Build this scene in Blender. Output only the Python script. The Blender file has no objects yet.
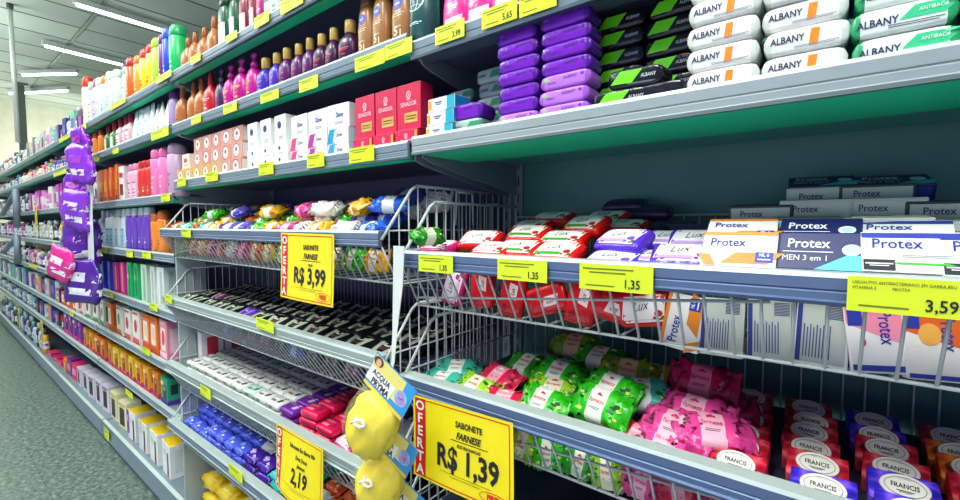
import bpy, bmesh, math, random
from mathutils import Vector, Matrix
from mathutils.bvhtree import BVHTree
random.seed(7)
R = math.radians
C = bpy.context.scene.collection
H = 1.52                                  # eye height above the floor
YAW, PITCH, F = R(37.97), R(3.25), 440.0  # camera: turned left of the shelf normal, tipped slightly down

# ---------------------------------------------------------------- reading places on the shelf planes
def un(px, py, D=.74):
    X, Y = px-480, 250-py
    fw = F*math.cos(PITCH)+Y*math.sin(PITCH); up = Y*math.cos(PITCH)-F*math.sin(PITCH)
    wx = -fw*math.sin(YAW)+X*math.cos(YAW); wy = fw*math.cos(YAW)+X*math.sin(YAW)
    s = D/wy
    return wx*s, up*s+H
def xat(px, Y): return un(px, 225, Y)[0]
def zat(px, py, Y): return un(px, py, Y)[1]
def W(px, py, Y): x, z = un(px, py, Y); return (x, Y, z)
def onz(px, py, z):
    x, zz = un(px, py, 1.0); s = (z-H)/(zz-H)
    return x*s, s

# ---------------------------------------------------------------- materials
def lin(c):
    return tuple((v/12.92 if v <= .04045 else ((v+.055)/1.055)**2.4) for v in c)
def hexc(h):
    h = h.lstrip('#'); return lin(tuple(int(h[i:i+2], 16)/255 for i in (0, 2, 4)))
MC = {}
def M(h, kind='card'):
    k = (h, kind)
    if k in MC: return MC[k]
    m = bpy.data.materials.new(f'{kind}_{h}'); m.use_nodes = True
    nt = m.node_tree; N = nt.nodes; L = nt.links
    b = N['Principled BSDF']; c = hexc(h)
    tc = N.new('ShaderNodeTexCoord'); no = N.new('ShaderNodeTexNoise'); no.inputs['Scale'].default_value = 22; no.inputs['Detail'].default_value = 3
    L.new(tc.outputs['Object'], no.inputs['Vector'])
    mx = N.new('ShaderNodeMix'); mx.data_type = 'RGBA'
    lo, hi = {'card': (.94, 1.04), 'film': (.78, 1.14), 'plastic': (.92, 1.05), 'metal': (.80, 1.08), 'wire': (.85, 1.05), 'ink': (1, 1), 'dust': (.6, 1.1)}[kind]
    mx.inputs['A'].default_value = tuple(v*lo for v in c)+(1,)
    mx.inputs['B'].default_value = tuple(min(1, v*hi) for v in c)+(1,)
    L.new(no.outputs['Fac'], mx.inputs['Factor']); L.new(mx.outputs['Result'], b.inputs['Base Color'])
    b.inputs['Roughness'].default_value = {'card': .42, 'film': .24, 'plastic': .3, 'metal': .42, 'wire': .35, 'ink': .6, 'dust': .8}[kind]
    if kind == 'metal':
        b.inputs['Metallic'].default_value = .25; no.inputs['Scale'].default_value = 6
    if kind == 'film':
        bp = N.new('ShaderNodeBump'); n2 = N.new('ShaderNodeTexNoise'); n2.inputs['Scale'].default_value = 70; n2.inputs['Detail'].default_value = 2
        L.new(tc.outputs['Object'], n2.inputs['Vector']); L.new(n2.outputs['Fac'], bp.inputs['Height'])
        bp.inputs['Strength'].default_value = .35; bp.inputs['Distance'].default_value = .004; L.new(bp.outputs['Normal'], b.inputs['Normal'])
    MC[k] = m; return m
def mglow(h, s):
    m = bpy.data.materials.new('tube_light'); m.use_nodes = True; b = m.node_tree.nodes['Principled BSDF']
    b.inputs['Base Color'].default_value = hexc(h)+(1,); b.inputs['Emission Color'].default_value = hexc(h)+(1,); b.inputs['Emission Strength'].default_value = s
    return m
def mclear(h, alpha):
    k = (h, alpha)
    if k in MC: return MC[k]
    m = bpy.data.materials.new('clear_film'); m.use_nodes = True; b = m.node_tree.nodes['Principled BSDF']
    b.inputs['Base Color'].default_value = hexc(h)+(1,); b.inputs['Alpha'].default_value = alpha; b.inputs['Roughness'].default_value = .12
    MC[k] = m; return m
def mfloral(h1, h2, h3, scale=55):
    k = (h1, h2, h3)
    if k in MC: return MC[k]
    m = bpy.data.materials.new('floral_print'); m.use_nodes = True; nt = m.node_tree; N = nt.nodes; L = nt.links
    tc = N.new('ShaderNodeTexCoord'); v = N.new('ShaderNodeTexVoronoi'); v.inputs['Scale'].default_value = scale
    cr = N.new('ShaderNodeValToRGB'); e = cr.color_ramp.elements
    e[0].color = hexc(h1)+(1,); e[1].color = hexc(h2)+(1,); e[1].position = .45
    x = e.new(.8); x.color = hexc(h3)+(1,)
    L.new(tc.outputs['Object'], v.inputs['Vector']); L.new(v.outputs['Distance'], cr.inputs['Fac'])
    b = N['Principled BSDF']; L.new(cr.outputs['Color'], b.inputs['Base Color']); b.inputs['Roughness'].default_value = .3
    MC[k] = m; return m

# ---------------------------------------------------------------- lettering
TXT = {}
ILLEGIBLE = {'SOFT', 'care', 'Flor', 'VIVA', 'óleo', 'liso', 'brilho', 'DESEMBARAÇA', 'hair', 'seda', 'GLOBO', 'LINE', 'floral', 'Classico', '85G M', 'x', 'Balance'}
def text_geo(s, bold=.0, shear=0, align='CENTER'):
    k = (s, bold, shear, align)
    if k in TXT: return TXT[k]
    cu = bpy.data.curves.new('t', 'FONT'); cu.body = s; cu.size = 1; cu.align_x = align; cu.align_y = 'CENTER'
    cu.offset = bold; cu.shear = shear; cu.resolution_u = 2
    o = bpy.data.objects.new('t', cu); C.objects.link(o)
    dg = bpy.context.evaluated_depsgraph_get(); me = o.evaluated_get(dg).to_mesh()
    vs = [v.co.to_2d() for v in me.vertices]; fs = [tuple(p.vertices) for p in me.polygons]
    x0 = min(v.x for v in vs); x1 = max(v.x for v in vs); y0 = min(v.y for v in vs); y1 = max(v.y for v in vs)
    cx = (x0+x1)/2 if align == 'CENTER' else x0
    vs = [((v.x-cx), (v.y-(y0+y1)/2)) for v in vs]
    r = (vs, fs, x1-x0, y1-y0)
    bpy.data.objects.remove(o); bpy.data.curves.remove(cu)
    TXT[k] = r; return r

# ---------------------------------------------------------------- mesh building
class MB:
    def __init__(s): s.v = []; s.f = []; s.mi = []; s.mats = []; s.sm = []; s.bvh = None
    def mat(s, m):
        if m not in s.mats: s.mats.append(m)
        return s.mats.index(m)
    def add(s, vs, fs, m, smooth=False, mats=None):
        b = len(s.v); s.v += [tuple(v) for v in vs]; i = s.mat(m)
        for k, f in enumerate(fs):
            s.f.append(tuple(b+j for j in f)); s.mi.append(s.mat(mats[k]) if mats else i); s.sm.append(smooth)
        return s
    def box(s, x0, x1, y0, y1, z0, z1, m, r=0):
        if r:
            bm = bmesh.new(); bmesh.ops.create_cube(bm, size=1)
            for v in bm.verts: v.co = (x0+(v.co.x+.5)*(x1-x0), y0+(v.co.y+.5)*(y1-y0), z0+(v.co.z+.5)*(z1-z0))
            bmesh.ops.bevel(bm, geom=bm.edges[:], offset=r, segments=2, affect='EDGES', profile=.6)
            bm.verts.index_update()
            s.add([v.co for v in bm.verts], [[v.index for v in f.verts] for f in bm.faces], m); bm.free(); return s
        vs = [(x, y, z) for x in (x0, x1) for y in (y0, y1) for z in (z0, z1)]
        return s.add(vs, [(0, 1, 3, 2), (4, 6, 7, 5), (0, 4, 5, 1), (2, 3, 7, 6), (0, 2, 6, 4), (1, 5, 7, 3)], m)
    def loft(s, secs, m, smooth=True, bands=None, cap=True):
        n = len(secs[0]); vs = [p for q in secs for p in q]; fs = []; ms = []
        for i in range(len(secs)-1):
            for j in range(n):
                k = (j+1) % n
                fs.append((i*n+j, i*n+k, (i+1)*n+k, (i+1)*n+j)); ms.append(bands[i] if bands else m)
        if cap:
            fs.append(tuple(range(n))[::-1]); ms.append(bands[0] if bands else m)
            fs.append(tuple((len(secs)-1)*n+j for j in range(n))); ms.append(bands[-1] if bands else m)
        return s.add(vs, fs, m, smooth, ms)
    def tube(s, pts, r, m, n=5):
        pts = [Vector(p) for p in pts]
        for a, b in zip(pts, pts[1:]):
            d = (b-a)
            if d.length < 1e-6: continue
            q = d.to_track_quat('Z', 'Y'); e = d.normalized()*r*.6
            rings = [[tuple(c + q @ Vector((r*math.cos(2*math.pi*k/n), r*math.sin(2*math.pi*k/n), 0))) for k in range(n)] for c in (a-e, b+e)]
            s.loft(rings, m)
        return s
    def prism(s, prof, x0, x1, m, mats=None):   # profile in (y,z) run along x
        n = len(prof); vs = [(x0, y, z) for y, z in prof]+[(x1, y, z) for y, z in prof]
        fs = [(i, (i+1) % n, n+(i+1) % n, n+i) for i in range(n)]+[tuple(range(n))[::-1], tuple(range(n, 2*n))]
        return s.add(vs, fs, m, False, (mats+[m, m]) if mats else None)
    # ---- printed marks laid on the surface: fr = (origin, u, v)
    def ready(s): s.bvh = BVHTree.FromPolygons([Vector(v) for v in s.v], s.f); return s
    def _put(s, P, fs, m, fr, lift):
        o, u, v = (Vector(q) for q in fr); n = u.cross(v).normalized(); out = []
        for a, b in P:
            p = o+u*a+v*b
            if s.bvh:
                h = s.bvh.ray_cast(p+n*.2, -n)
                if h[0] is not None and (h[0]-p).length < .12: p = h[0]
            out.append(p+n*lift)
        s.add(out, fs, m)
    def rect(s, fr, cx, cy, w, h, m, lift=.0004, nx=1, ny=1, skew=0, taper=0):
        P = []; fs = []
        for j in range(ny+1):
            for i in range(nx+1):
                b = -h/2+h*j/ny; a = (-w/2+w*i/nx)*(1-taper*j/ny)
                P.append((cx+a+skew*b, cy+b))
        for j in range(ny):
            for i in range(nx):
                q = j*(nx+1)+i; fs.append((q, q+1, q+nx+2, q+nx+1))
        s._put(P, fs, m, fr, lift)
    def oval(s, fr, cx, cy, w, h, m, lift=.0005, n=18, rings=2):
        P = [(cx, cy)]; fs = []
        for r in range(1, rings+1):
            for k in range(n):
                t = 2*math.pi*k/n; P.append((cx+w/2*r/rings*math.cos(t), cy+h/2*r/rings*math.sin(t)))
        for k in range(n):
            l = (k+1) % n; fs.append((0, 1+k, 1+l))
            for r in range(1, rings): fs.append((1+(r-1)*n+k, 1+r*n+k, 1+r*n+l, 1+(r-1)*n+l))
        s._put(P, fs, m, fr, lift)
    def ring(s, fr, cx, cy, w, h, t, m, lift=.0006, n=18):
        P = []; fs = []
        for k in range(n):
            a = 2*math.pi*k/n
            P += [(cx+w/2*math.cos(a), cy+h/2*math.sin(a)), (cx+(w/2-t)*math.cos(a), cy+(h/2-t)*math.sin(a))]
        for k in range(n):
            l = (k+1) % n; fs.append((2*k, 2*l, 2*l+1, 2*k+1))
        s._put(P, fs, m, fr, lift)
    def text(s, fr, cx, cy, size, txt, m, wmax=None, bold=.0, shear=0, rot=0, lift=.0008, align='CENTER', ax=1):
        if txt in ILLEGIBLE:
            w = len(txt)*size*.5; w = min(w, wmax or w)
            s.rect(fr, cx, cy+size*.2, w, size*.22, m, lift, 3); s.rect(fr, cx, cy-size*.2, w*.7, size*.16, m, lift, 3); return
        vs, fs, w, h = text_geo(txt, bold, shear, align)
        sx, sy = size*.84*ax, size*1.04
        if wmax and w*sx > wmax: sx = wmax/w
        c, d = math.cos(rot), math.sin(rot)
        s._put([(cx+c*x*sx-d*y*sy, cy+d*x*sx+c*y*sy) for x, y in vs], fs, m, fr, lift)
    def mesh(s, name):
        me = bpy.data.meshes.new(name); me.from_pydata(s.v, [], s.f)
        for m in s.mats: me.materials.append(m)
        me.polygons.foreach_set('material_index', s.mi); me.polygons.foreach_set('use_smooth', s.sm)
        me.update(); return me
def sup(n, rx, rz, e=4):                    # superellipse outline
    out = []
    for k in range(n):
        t = 2*math.pi*(k+.5)/n; c, d = math.cos(t), math.sin(t)
        out.append((rx*math.copysign(abs(c)**(2/e), c), rz*math.copysign(abs(d)**(2/e), d)))
    return out

# ---------------------------------------------------------------- placing
NAMES = {}
def obj(name, me, parent=None, loc=(0, 0, 0), rot=(0, 0, 0), sc=(1, 1, 1), **kw):
    o = bpy.data.objects.new(name, me); C.objects.link(o)
    o.location = loc; o.rotation_euler = rot; o.scale = sc
    if parent: o.parent = parent
    for k, v in kw.items(): o[k] = v
    return o
def empty(name, loc=(0, 0, 0), rot=(0, 0, 0), **kw): return obj(name, None, None, loc, rot, **kw)
USED = {}
def tag(o, label, cat, group=None):
    n = len(label.split())
    if not 4 <= n <= 16: print('LABEL LENGTH', n, label)
    if label in USED: print('DUPLICATE LABEL', label)
    USED[label] = 1
    o['label'] = label; o['category'] = cat
    if group: o['group'] = group
    return o
class Kind:                                 # one modelled product: its mesh, and the parts that hang on it
    def __init__(s, name, cat, me, parts=(), size=(.08, .05, .03)): s.name, s.cat, s.me, s.parts, s.size = name, cat, me, parts, size; s.first = None
    def put(s, label, group, loc, rot=(0, 0, 0), sc=(1, 1, 1)):
        if s.first is None:
            o = s.first = obj(s.name, s.me); s.kids = []
            for nm, me, lb in s.parts:
                k = obj(nm, me, o); s.kids.append(k)
                if lb: k['label'] = lb
        else:
            o = s.first.copy(); C.objects.link(o)
            for q in s.kids:
                k = q.copy(); C.objects.link(k); k.parent = o
        o.location = loc; o.rotation_euler = rot; o.scale = sc
        tag(o, label, s.cat, group); return o
ORD = ['first', 'second', 'third', 'fourth', 'fifth', 'sixth', 'seventh', 'eighth', 'ninth', 'tenth', 'eleventh', 'twelfth', 'thirteenth', 'fourteenth', 'fifteenth', 'sixteenth', 'seventeenth', 'eighteenth', 'nineteenth', 'twentieth', 'twenty-first', 'twenty-second', 'twenty-third', 'twenty-fourth', 'twenty-fifth', 'twenty-sixth', 'twenty-seventh', 'twenty-eighth']

# ---------------------------------------------------------------- product shapes
FR = lambda d, z=0: ((0, -d/2, z), (1, 0, 0), (0, 0, 1))             # front face
TOP = lambda h: ((0, 0, h), (1, 0, 0), (0, 1, 0))
RT = lambda w, z=0: ((w/2, 0, z), (0, 1, 0), (0, 0, 1))              # right end
def flowpack(w, d, h, m, mend=None, e=8, fin=.010):               # wrapped bar soap: soft brick with sealed ends, lying on its back
    b = MB(); secs = []; bands = []
    for t, fy, fz in ((-1, .84, .30), (-1+fin*.5/w, .90, .66), (-1+fin*1/w, .95, .84), (-1+fin*2/w, .98, .94), (-1+fin*4/w, 1, 1), (-.4, 1.0, 1.0), (0, 1, 1.0), (.4, 1, 1.0), (1-fin*4/w, 1, 1), (1-fin*2/w, .98, .94), (1-fin*1/w, .95, .84), (1-fin*.5/w, .90, .66), (1, .84, .30)):
        secs.append([(t*w/2, y*fy, h/2+z*fz) for y, z in sup(20, d/2, h/2, e)])
        bands.append(m)
    bands = bands[:-1]
    if mend: bands[0] = bands[1] = bands[2] = bands[-1] = bands[-2] = bands[-3] = mend
    b.loft(secs, m, True, bands); return b.ready()
def bag(w, d, h, m, mlab, seed, lab=.5, crumple=.008):                # soft pouch with a paper band and gathered ends
    rnd = random.Random(seed); b = MB(); secs = []; bands = []
    T = [-1, -.93, -.84, -.74, -.62, -.5, -.3, 0, .3, .5, .62, .74, .84, .93, 1]
    for i, t in enumerate(T):
        a = abs(t); fz = (1-max(0, a-.5)**1.5*2.1) if a < .9 else .22; fy = 1 if a < .6 else (1-.9*(a-.6) if a < .86 else .74+(a-.86)*2.0)
        fz = max(fz, .10); q = []
        for k, (y, z) in enumerate(sup(20, d/2*fy, h/2*fz, 2.8)):
            j = crumple*(0.25 if a < lab else 1.0)
            q.append((t*w/2+rnd.uniform(-j, j)*.7, y+rnd.uniform(-j, j), h/2+z+rnd.uniform(-j, j)*min(1, fz*1.6)))
        secs.append(q)
    for i in range(len(T)-1): bands.append(mlab if abs((T[i]+T[i+1])/2) < lab else m)
    b.loft(secs, m, True, bands); return b.ready()
def carton(w, d, h, m, r=.0012):
    b = MB(); b.box(-w/2, w/2, -d/2, d/2, 0, h, m, r); return b
def round_body(prof, m, n=20, e=2.0, bands=None):
    b = MB(); b.loft([[(x, y, z) for x, y in sup(n, rx, ry, e)] for z, rx, ry in prof], m, True, bands); return b.ready()

# ---------------------------------------------------------------- price rail, shelves, baskets, frames
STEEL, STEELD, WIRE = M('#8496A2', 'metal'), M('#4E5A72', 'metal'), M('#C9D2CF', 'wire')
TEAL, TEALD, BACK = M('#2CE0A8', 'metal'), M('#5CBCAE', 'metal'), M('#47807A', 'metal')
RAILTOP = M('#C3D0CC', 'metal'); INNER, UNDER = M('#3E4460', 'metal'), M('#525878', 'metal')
def rail_mb(w, h, th=.018, S=None):
    S = S or STEEL
    b = MB()
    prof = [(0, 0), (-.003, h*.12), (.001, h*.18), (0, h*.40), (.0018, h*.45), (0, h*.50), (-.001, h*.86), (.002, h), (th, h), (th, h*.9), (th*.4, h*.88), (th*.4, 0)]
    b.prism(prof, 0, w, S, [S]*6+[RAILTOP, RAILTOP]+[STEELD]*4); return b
BAYS = {'nearest': (-.785, .80), 'second': (-2.36, -.80), 'third': (-3.93, -2.398), 'fourth': (-5.50, -3.945), 'fifth': (-7.07, -5.515), 'sixth': (-8.64, -7.085), 'farthest': (-10.21, -8.655)}
SHELF_MESH = {}
DEPTH_BACK = 1.19
def shelf(bay, which, zt, Y=.74, h=.044, x0=None, x1=None, note=''):
    """one lift-out shelf: deck, price rail, two end brackets. zt = top of the rail."""
    a, c = BAYS[bay]; w = c-a
    pale = bay == 'nearest' and which == 'third shelf'
    k = (round(w, 3), Y, h, pale)
    if k not in SHELF_MESH:
        r = rail_mb(w, h, .018, M('#A9B6B8', 'metal') if pale else None).mesh('price_rail')
        d = MB(); dp = DEPTH_BACK-Y-.012
        d.box(.002, w-.002, .018, dp, h-.020, h-.012, STEEL)
        full = pale
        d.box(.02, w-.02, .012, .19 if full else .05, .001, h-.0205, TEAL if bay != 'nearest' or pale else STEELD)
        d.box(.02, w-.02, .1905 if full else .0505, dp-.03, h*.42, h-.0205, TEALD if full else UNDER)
        dm = d.mesh('deck'); br = []
        for s in (0, 1):
            q = MB(); xx = .004 if s == 0 else w-.008
            prof = [(.03, h-.022), (.03, -.002), (.06, -.012), (dp, -.074), (dp, h-.022)]
            q.prism(prof, xx, xx+.005, STEEL); br.append(q.mesh('bracket'))
        SHELF_MESH[k] = (r, dm, br)
    r, dm, br = SHELF_MESH[k]
    e = empty('gondola_shelf', (a, Y, zt-h))
    tag(e, f'grey steel shelf, {which} of the {bay} bay{note}', 'shelf', 'gondola shelves')
    obj('price_rail', r, e); obj('deck', dm, e)
    for q in br: obj('bracket', q, e)
    return e
def basket(bay, which, zt, x0, x1, rail=None, Y=.68, drop=.135, pitch=.035, lean=.05, rim=.115, hatch=False, rr=.0023, liner=-.045, riser=()):
    w = x1-x0; dp = DEPTH_BACK-Y-.02; h = .040; e = empty('wire_basket', (x0, Y, zt))
    tag(e, f'sloping wire basket shelf, {which} of the {bay} bay', 'wire basket', 'wire basket shelves')
    q = rail_mb(w, h, .03, rail); m = q.mesh('price_rail'); obj('price_rail', m, e, (0, 0, -h))
    f = MB(); y0, y1, z0, z1 = .012, .012+lean, -h-.001, -drop
    f.tube([(0, y1, z1), (w, y1, z1)], rr*1.25, WIRE); f.tube([(.0, y1*.9, z1*.86), (w*.46, y0+.002, z0-.003)], rr*1.1, WIRE)
    n = int(w/pitch)
    for i in range(n+1):
        x = i*w/n; sh = -.035 if hatch else 0
        f.tube([(x, y0, z0), (min(max(x-sh, 0), w), y1, z1)], rr, WIRE)
    obj('front_grille', f.mesh('front_grille'), e)
    g = MB()
    for i in range(0, n+1, 2): g.tube([(i*w/n, y1, z1), (i*w/n, dp, z1)], rr, WIRE)
    g.tube([(0, dp*.55, z1-.003), (w, dp*.55, z1-.003)], rr*1.3, WIRE); obj('bottom_grille', g.mesh('bottom_grille'), e)
    bk = MB(); bk.tube([(0, dp, rim-.032), (w, dp, rim-.032)], rr*1.3, WIRE)
    for i in range(n+1): bk.tube([(i*w/n, dp, z1), (i*w/n, dp, rim-.032)], rr*.85, WIRE)
    obj('back_grille', bk.mesh('back_grille'), e)
    for s, xx in ((0, -.004), (1, w+.004)):
        p = MB(); p.tube([(xx, .008, -.02), (xx, .105, rim-.012), (xx, .125, rim), (xx, dp, rim)], rr*1.7, WIRE, 6)
        p.tube([(xx, .035, .0), (xx, dp, .0)], rr, WIRE); p.tube([(xx, y1, z1), (xx, dp, z1)], rr, WIRE)
        ns = 14
        for i in range(ns+1):
            y = .03+(dp-.03)*i/ns; zz = min(rim, -.02+(rim+.008)*(y-.008)/.097)
            p.tube([(xx, y, max(z1, z0+(z1-z0)*(y-.012)/lean)), (xx, y, zz)], rr*.85, WIRE)
        if bay == 'nearest' and s == 0 and which == 'topmost': p.tube([(xx, .20, .06), (xx, .205, rim+.03), (xx, .27, rim+.03), (xx, .275, .06)], rr*1.3, WIRE)
        obj('side_panel', p.mesh('side_panel'), e)
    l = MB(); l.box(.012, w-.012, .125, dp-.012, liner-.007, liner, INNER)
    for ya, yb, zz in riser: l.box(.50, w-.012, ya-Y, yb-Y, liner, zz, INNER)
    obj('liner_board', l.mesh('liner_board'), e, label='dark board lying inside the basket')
    return e

# ================================================================ SETTING
def struct(name, mb): o = obj(name, mb.mesh(name)); o['kind'] = 'structure'; return o
mf = bpy.data.materials.new('speckled_floor'); mf.use_nodes = True
nt = mf.node_tree; N = nt.nodes; L = nt.links; B = N['Principled BSDF']
tc = N.new('ShaderNodeTexCoord'); n1 = N.new('ShaderNodeTexNoise'); n1.inputs['Scale'].default_value = 38; n1.inputs['Detail'].default_value = 6; n1.inputs['Roughness'].default_value = .75
cr = N.new('ShaderNodeValToRGB'); e = cr.color_ramp.elements; e[0].position = .33; e[0].color = hexc('#2E3D37')+(1,); e[1].position = .66; e[1].color = hexc('#98A899')+(1,); x = e.new(.5); x.color = hexc('#5E7067')+(1,)
br = N.new('ShaderNodeTexBrick'); br.offset = 0; br.inputs['Scale'].default_value = 1; br.inputs['Brick Width'].default_value = .4; br.inputs['Row Height'].default_value = .4; br.inputs['Mortar Size'].default_value = .003
br.inputs['Color1'].default_value = br.inputs['Color2'].default_value = (1, 1, 1, 1); br.inputs['Mortar'].default_value = (.80, .82, .80, 1)
mm = N.new('ShaderNodeMix'); mm.data_type = 'RGBA'; mm.blend_type = 'MULTIPLY'; mm.inputs['Factor'].default_value = 1
L.new(tc.outputs['Object'], n1.inputs['Vector']); L.new(tc.outputs['Object'], br.inputs['Vector']); L.new(n1.outputs['Fac'], cr.inputs['Fac'])
L.new(cr.outputs['Color'], mm.inputs['A']); L.new(br.outputs['Color'], mm.inputs['B']); L.new(mm.outputs['Result'], B.inputs['Base Color']); B.inputs['Roughness'].default_value = .38
struct('floor', MB().box(-13.2, 4, -4, 4, -.05, 0, mf))
mcl = bpy.data.materials.new('panel_ceiling'); mcl.use_nodes = True
nt = mcl.node_tree; N = nt.nodes; L = nt.links; B = N['Principled BSDF']
tc = N.new('ShaderNodeTexCoord'); br = N.new('ShaderNodeTexBrick'); br.offset = 0
mp = N.new('ShaderNodeMapping'); mp.inputs['Location'].default_value = (.1, -1.42, 0); L.new(tc.outputs['Object'], mp.inputs['Vector'])
br.inputs['Scale'].default_value = 1; br.inputs['Brick Width'].default_value = .62; br.inputs['Row Height'].default_value = 2.5; br.inputs['Mortar Size'].default_value = .02; br.inputs['Mortar Smooth'].default_value = .2
br.inputs['Color1'].default_value = hexc('#D6E3D6')+(1,); br.inputs['Color2'].default_value = hexc('#C2CFC4')+(1,); br.inputs['Mortar'].default_value = hexc('#56665E')+(1,)
L.new(mp.outputs['Vector'], br.inputs['Vector']); L.new(br.outputs['Color'], B.inputs['Base Color']); B.inputs['Roughness'].default_value = .7
struct('ceiling', MB().box(-13.2, 4, -4, 4, H+2.5, H+2.56, mcl))
struct('wall_left', MB().box(-13.2, -13.0, -4, 4, 0, H+2.5, M('#E6E6CF', 'metal')))
struct('wall_back', MB().box(-13.0, 4, 2.7, 2.8, 0, H+2.5, M('#DDE2D2', 'metal')))
# ceiling trim bar that runs along the aisle between the panels
struct('trim_1', MB().box(-13, 4, 1.405, 1.435, H+2.488, H+2.4995, M('#8E9C92', 'metal')))

# fluorescent tubes: housing and tube
GL = mglow('#F4FFF8', 7.0)
def tube_light(x0, y0, x1, y1, z, lab):
    L_ = math.hypot(x1-x0, y1-y0); e = empty('ceiling_light', ((x0+x1)/2, (y0+y1)/2, z), (0, 0, math.atan2(y1-y0, x1-x0)))
    tag(e, lab, 'ceiling light', 'fluorescent tubes')
    obj('housing', MB().box(-L_/2, L_/2, -.035, .035, -.02, .04, M('#E8EDE6', 'metal'), .006).mesh('housing'), e)
    t = MB(); t.loft([[(x, .02*math.cos(k*math.pi/4), -.03+.02*math.sin(k*math.pi/4)) for k in range(8)] for x in (-L_/2+.03, L_/2-.03)], GL); obj('tube', t.mesh('tube'), e)
zl = H+2.455
tube_light(-6.52, 1.16, -6.55, 2.25, H+2.435, 'long fluorescent tube on the ceiling, nearest the top edge')
tube_light(-8.34, 1.15, -8.41, 2.05, H+2.435, 'long fluorescent tube on the ceiling, second from the front')
tube_light(-10.24, 1.15, -9.46, 1.70, H+2.435, 'fluorescent tube on the ceiling beside the dark post, level in view')
tube_light(-11.89, 1.16, -10.75, 1.80, H+2.435, 'farthest fluorescent tube, near the end wall')
# poles above the shelving
e = obj('ceiling_pole', MB().loft([[(.022*math.cos(k*math.pi/5), .022*math.sin(k*math.pi/5), z) for k in range(10)] for z in (H+.95, H+2.5)], M('#E9EEE4', 'metal')).mesh('ceiling_pole'), None, (-7.35, .77, 0)); tag(e, 'thin white pole hanging from the ceiling above the far shelves', 'pole')
cp = obj('pole_cap', MB().loft([[(.03*math.cos(k*math.pi/5), .03*math.sin(k*math.pi/5), z) for k in range(10)] for z in (H+2.44, H+2.4995)], M('#55605C', 'metal')).mesh('pole_cap'), e); cp['label'] = 'dark cap at the ceiling'
e = obj('ceiling_post', MB().box(-.06, .06, -.05, .05, 0, H+2.5, M('#66716C', 'metal'), .004).mesh('ceiling_post'), None, (-11.3, 1.25, 0)); tag(e, 'dark grey post standing behind the white pole', 'post')
obj('flange', MB().box(-.1, .1, -.09, .09, H+2.46, H+2.4995, M('#7C8781', 'metal')).mesh('flange'), e)

# gondola frames: base, back panel, slotted uprights; one per bay
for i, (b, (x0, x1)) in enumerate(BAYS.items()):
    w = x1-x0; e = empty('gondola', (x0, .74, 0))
    tag(e, f'grey gondola shelving unit, {b} bay, with {"teal" if b == "nearest" else "shade-darkened blue"} back panel', 'shelving unit', 'shelving units')
    obj('back_panel', MB().box(.032, w-.032, DEPTH_BACK-.74, DEPTH_BACK-.72, .16, 2.36, BACK if b == 'nearest' else M('#3F4A6A', 'metal')).mesh('back_panel'), e)  # shade inside the bays put into the navy colour; nearest panel stays teal
    for s in (0, 1):
        u = MB(); xx = 0.0 if s == 0 else w-.03
        u.box(xx, xx+.03, DEPTH_BACK-.745, DEPTH_BACK-.68, 0, 2.36, STEEL)
        for k in range(40): u.rect(((xx+.015, DEPTH_BACK-.745, .2+k*.054), (1, 0, 0), (0, 0, 1)), 0, 0, .005, .03, M('#20242C', 'ink'))
        obj('upright', u.mesh('upright'), e)
    k = MB(); k.box(0, w, .02, .035, .0, .055, STEELD); obj('kick_plate', k.mesh('kick_plate'), e)
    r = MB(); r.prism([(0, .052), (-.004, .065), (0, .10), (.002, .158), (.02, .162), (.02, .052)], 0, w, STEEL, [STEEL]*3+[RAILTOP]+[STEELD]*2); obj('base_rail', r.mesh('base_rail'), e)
    obj('base_deck', MB().box(0, w, .02, DEPTH_BACK-.75, .138, .15, STEEL).mesh('base_deck'), e)
# side cheek between bay two and three
e = obj('divider_panel', MB().box(-.006, .006, 0, .125, .0, H-.06, M('#B9C8C8', 'metal'), .003).mesh('divider_panel'), None, (-2.386, .742, 0)); tag(e, 'narrow grey upright panel between second and third bays', 'panel')

# ================================================================ SHELVES
SH = ['top shelf', 'second shelf', 'third shelf', 'fourth shelf', 'fifth shelf', 'sixth shelf', 'seventh shelf']
ZA = [H+.692, H+.466, H+.149, H-.137, H-.420, H-.690, H-.930]      # rail tops of the far bays
ZB = [H+.690, H+.458, H+.205]
ZC = [H+.76, H+.434, H+.211]
for b in ('third', 'fourth', 'fifth', 'sixth', 'farthest'):
    for i, z in enumerate(ZA): shelf(b, SH[i], z)
for i, z in enumerate(ZB): shelf('second', SH[i], z)
for i, z in enumerate(ZC[1:]): shelf('nearest', SH[i+1], z)
ZBB = [H-.014, H-.320, H-.626, H-.900]
for i, z in enumerate(ZBB): basket('second', ['topmost', 'second from top', 'third from top', 'lowest'][i], z, -2.372, -.84, (M('#6C7F98', 'metal'), M('#A9B7B2', 'metal'), M('#9AA8A6', 'metal'), M('#76889A', 'metal'))[i], hatch=(i == 1), pitch=(.026 if i == 1 else .034))
ZCB = [H-.058, H-.345, H-.66]
for i, z in enumerate(ZCB): basket('nearest', ['topmost', 'second from top', 'third from top'][i], z, -.765, .78, M('#5D7298', 'metal'), liner=(-.057 if i == 1 else -.045), riser=([(.918, .988, .034), (.988, 1.06, .060)] if i == 0 else ()))

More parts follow.
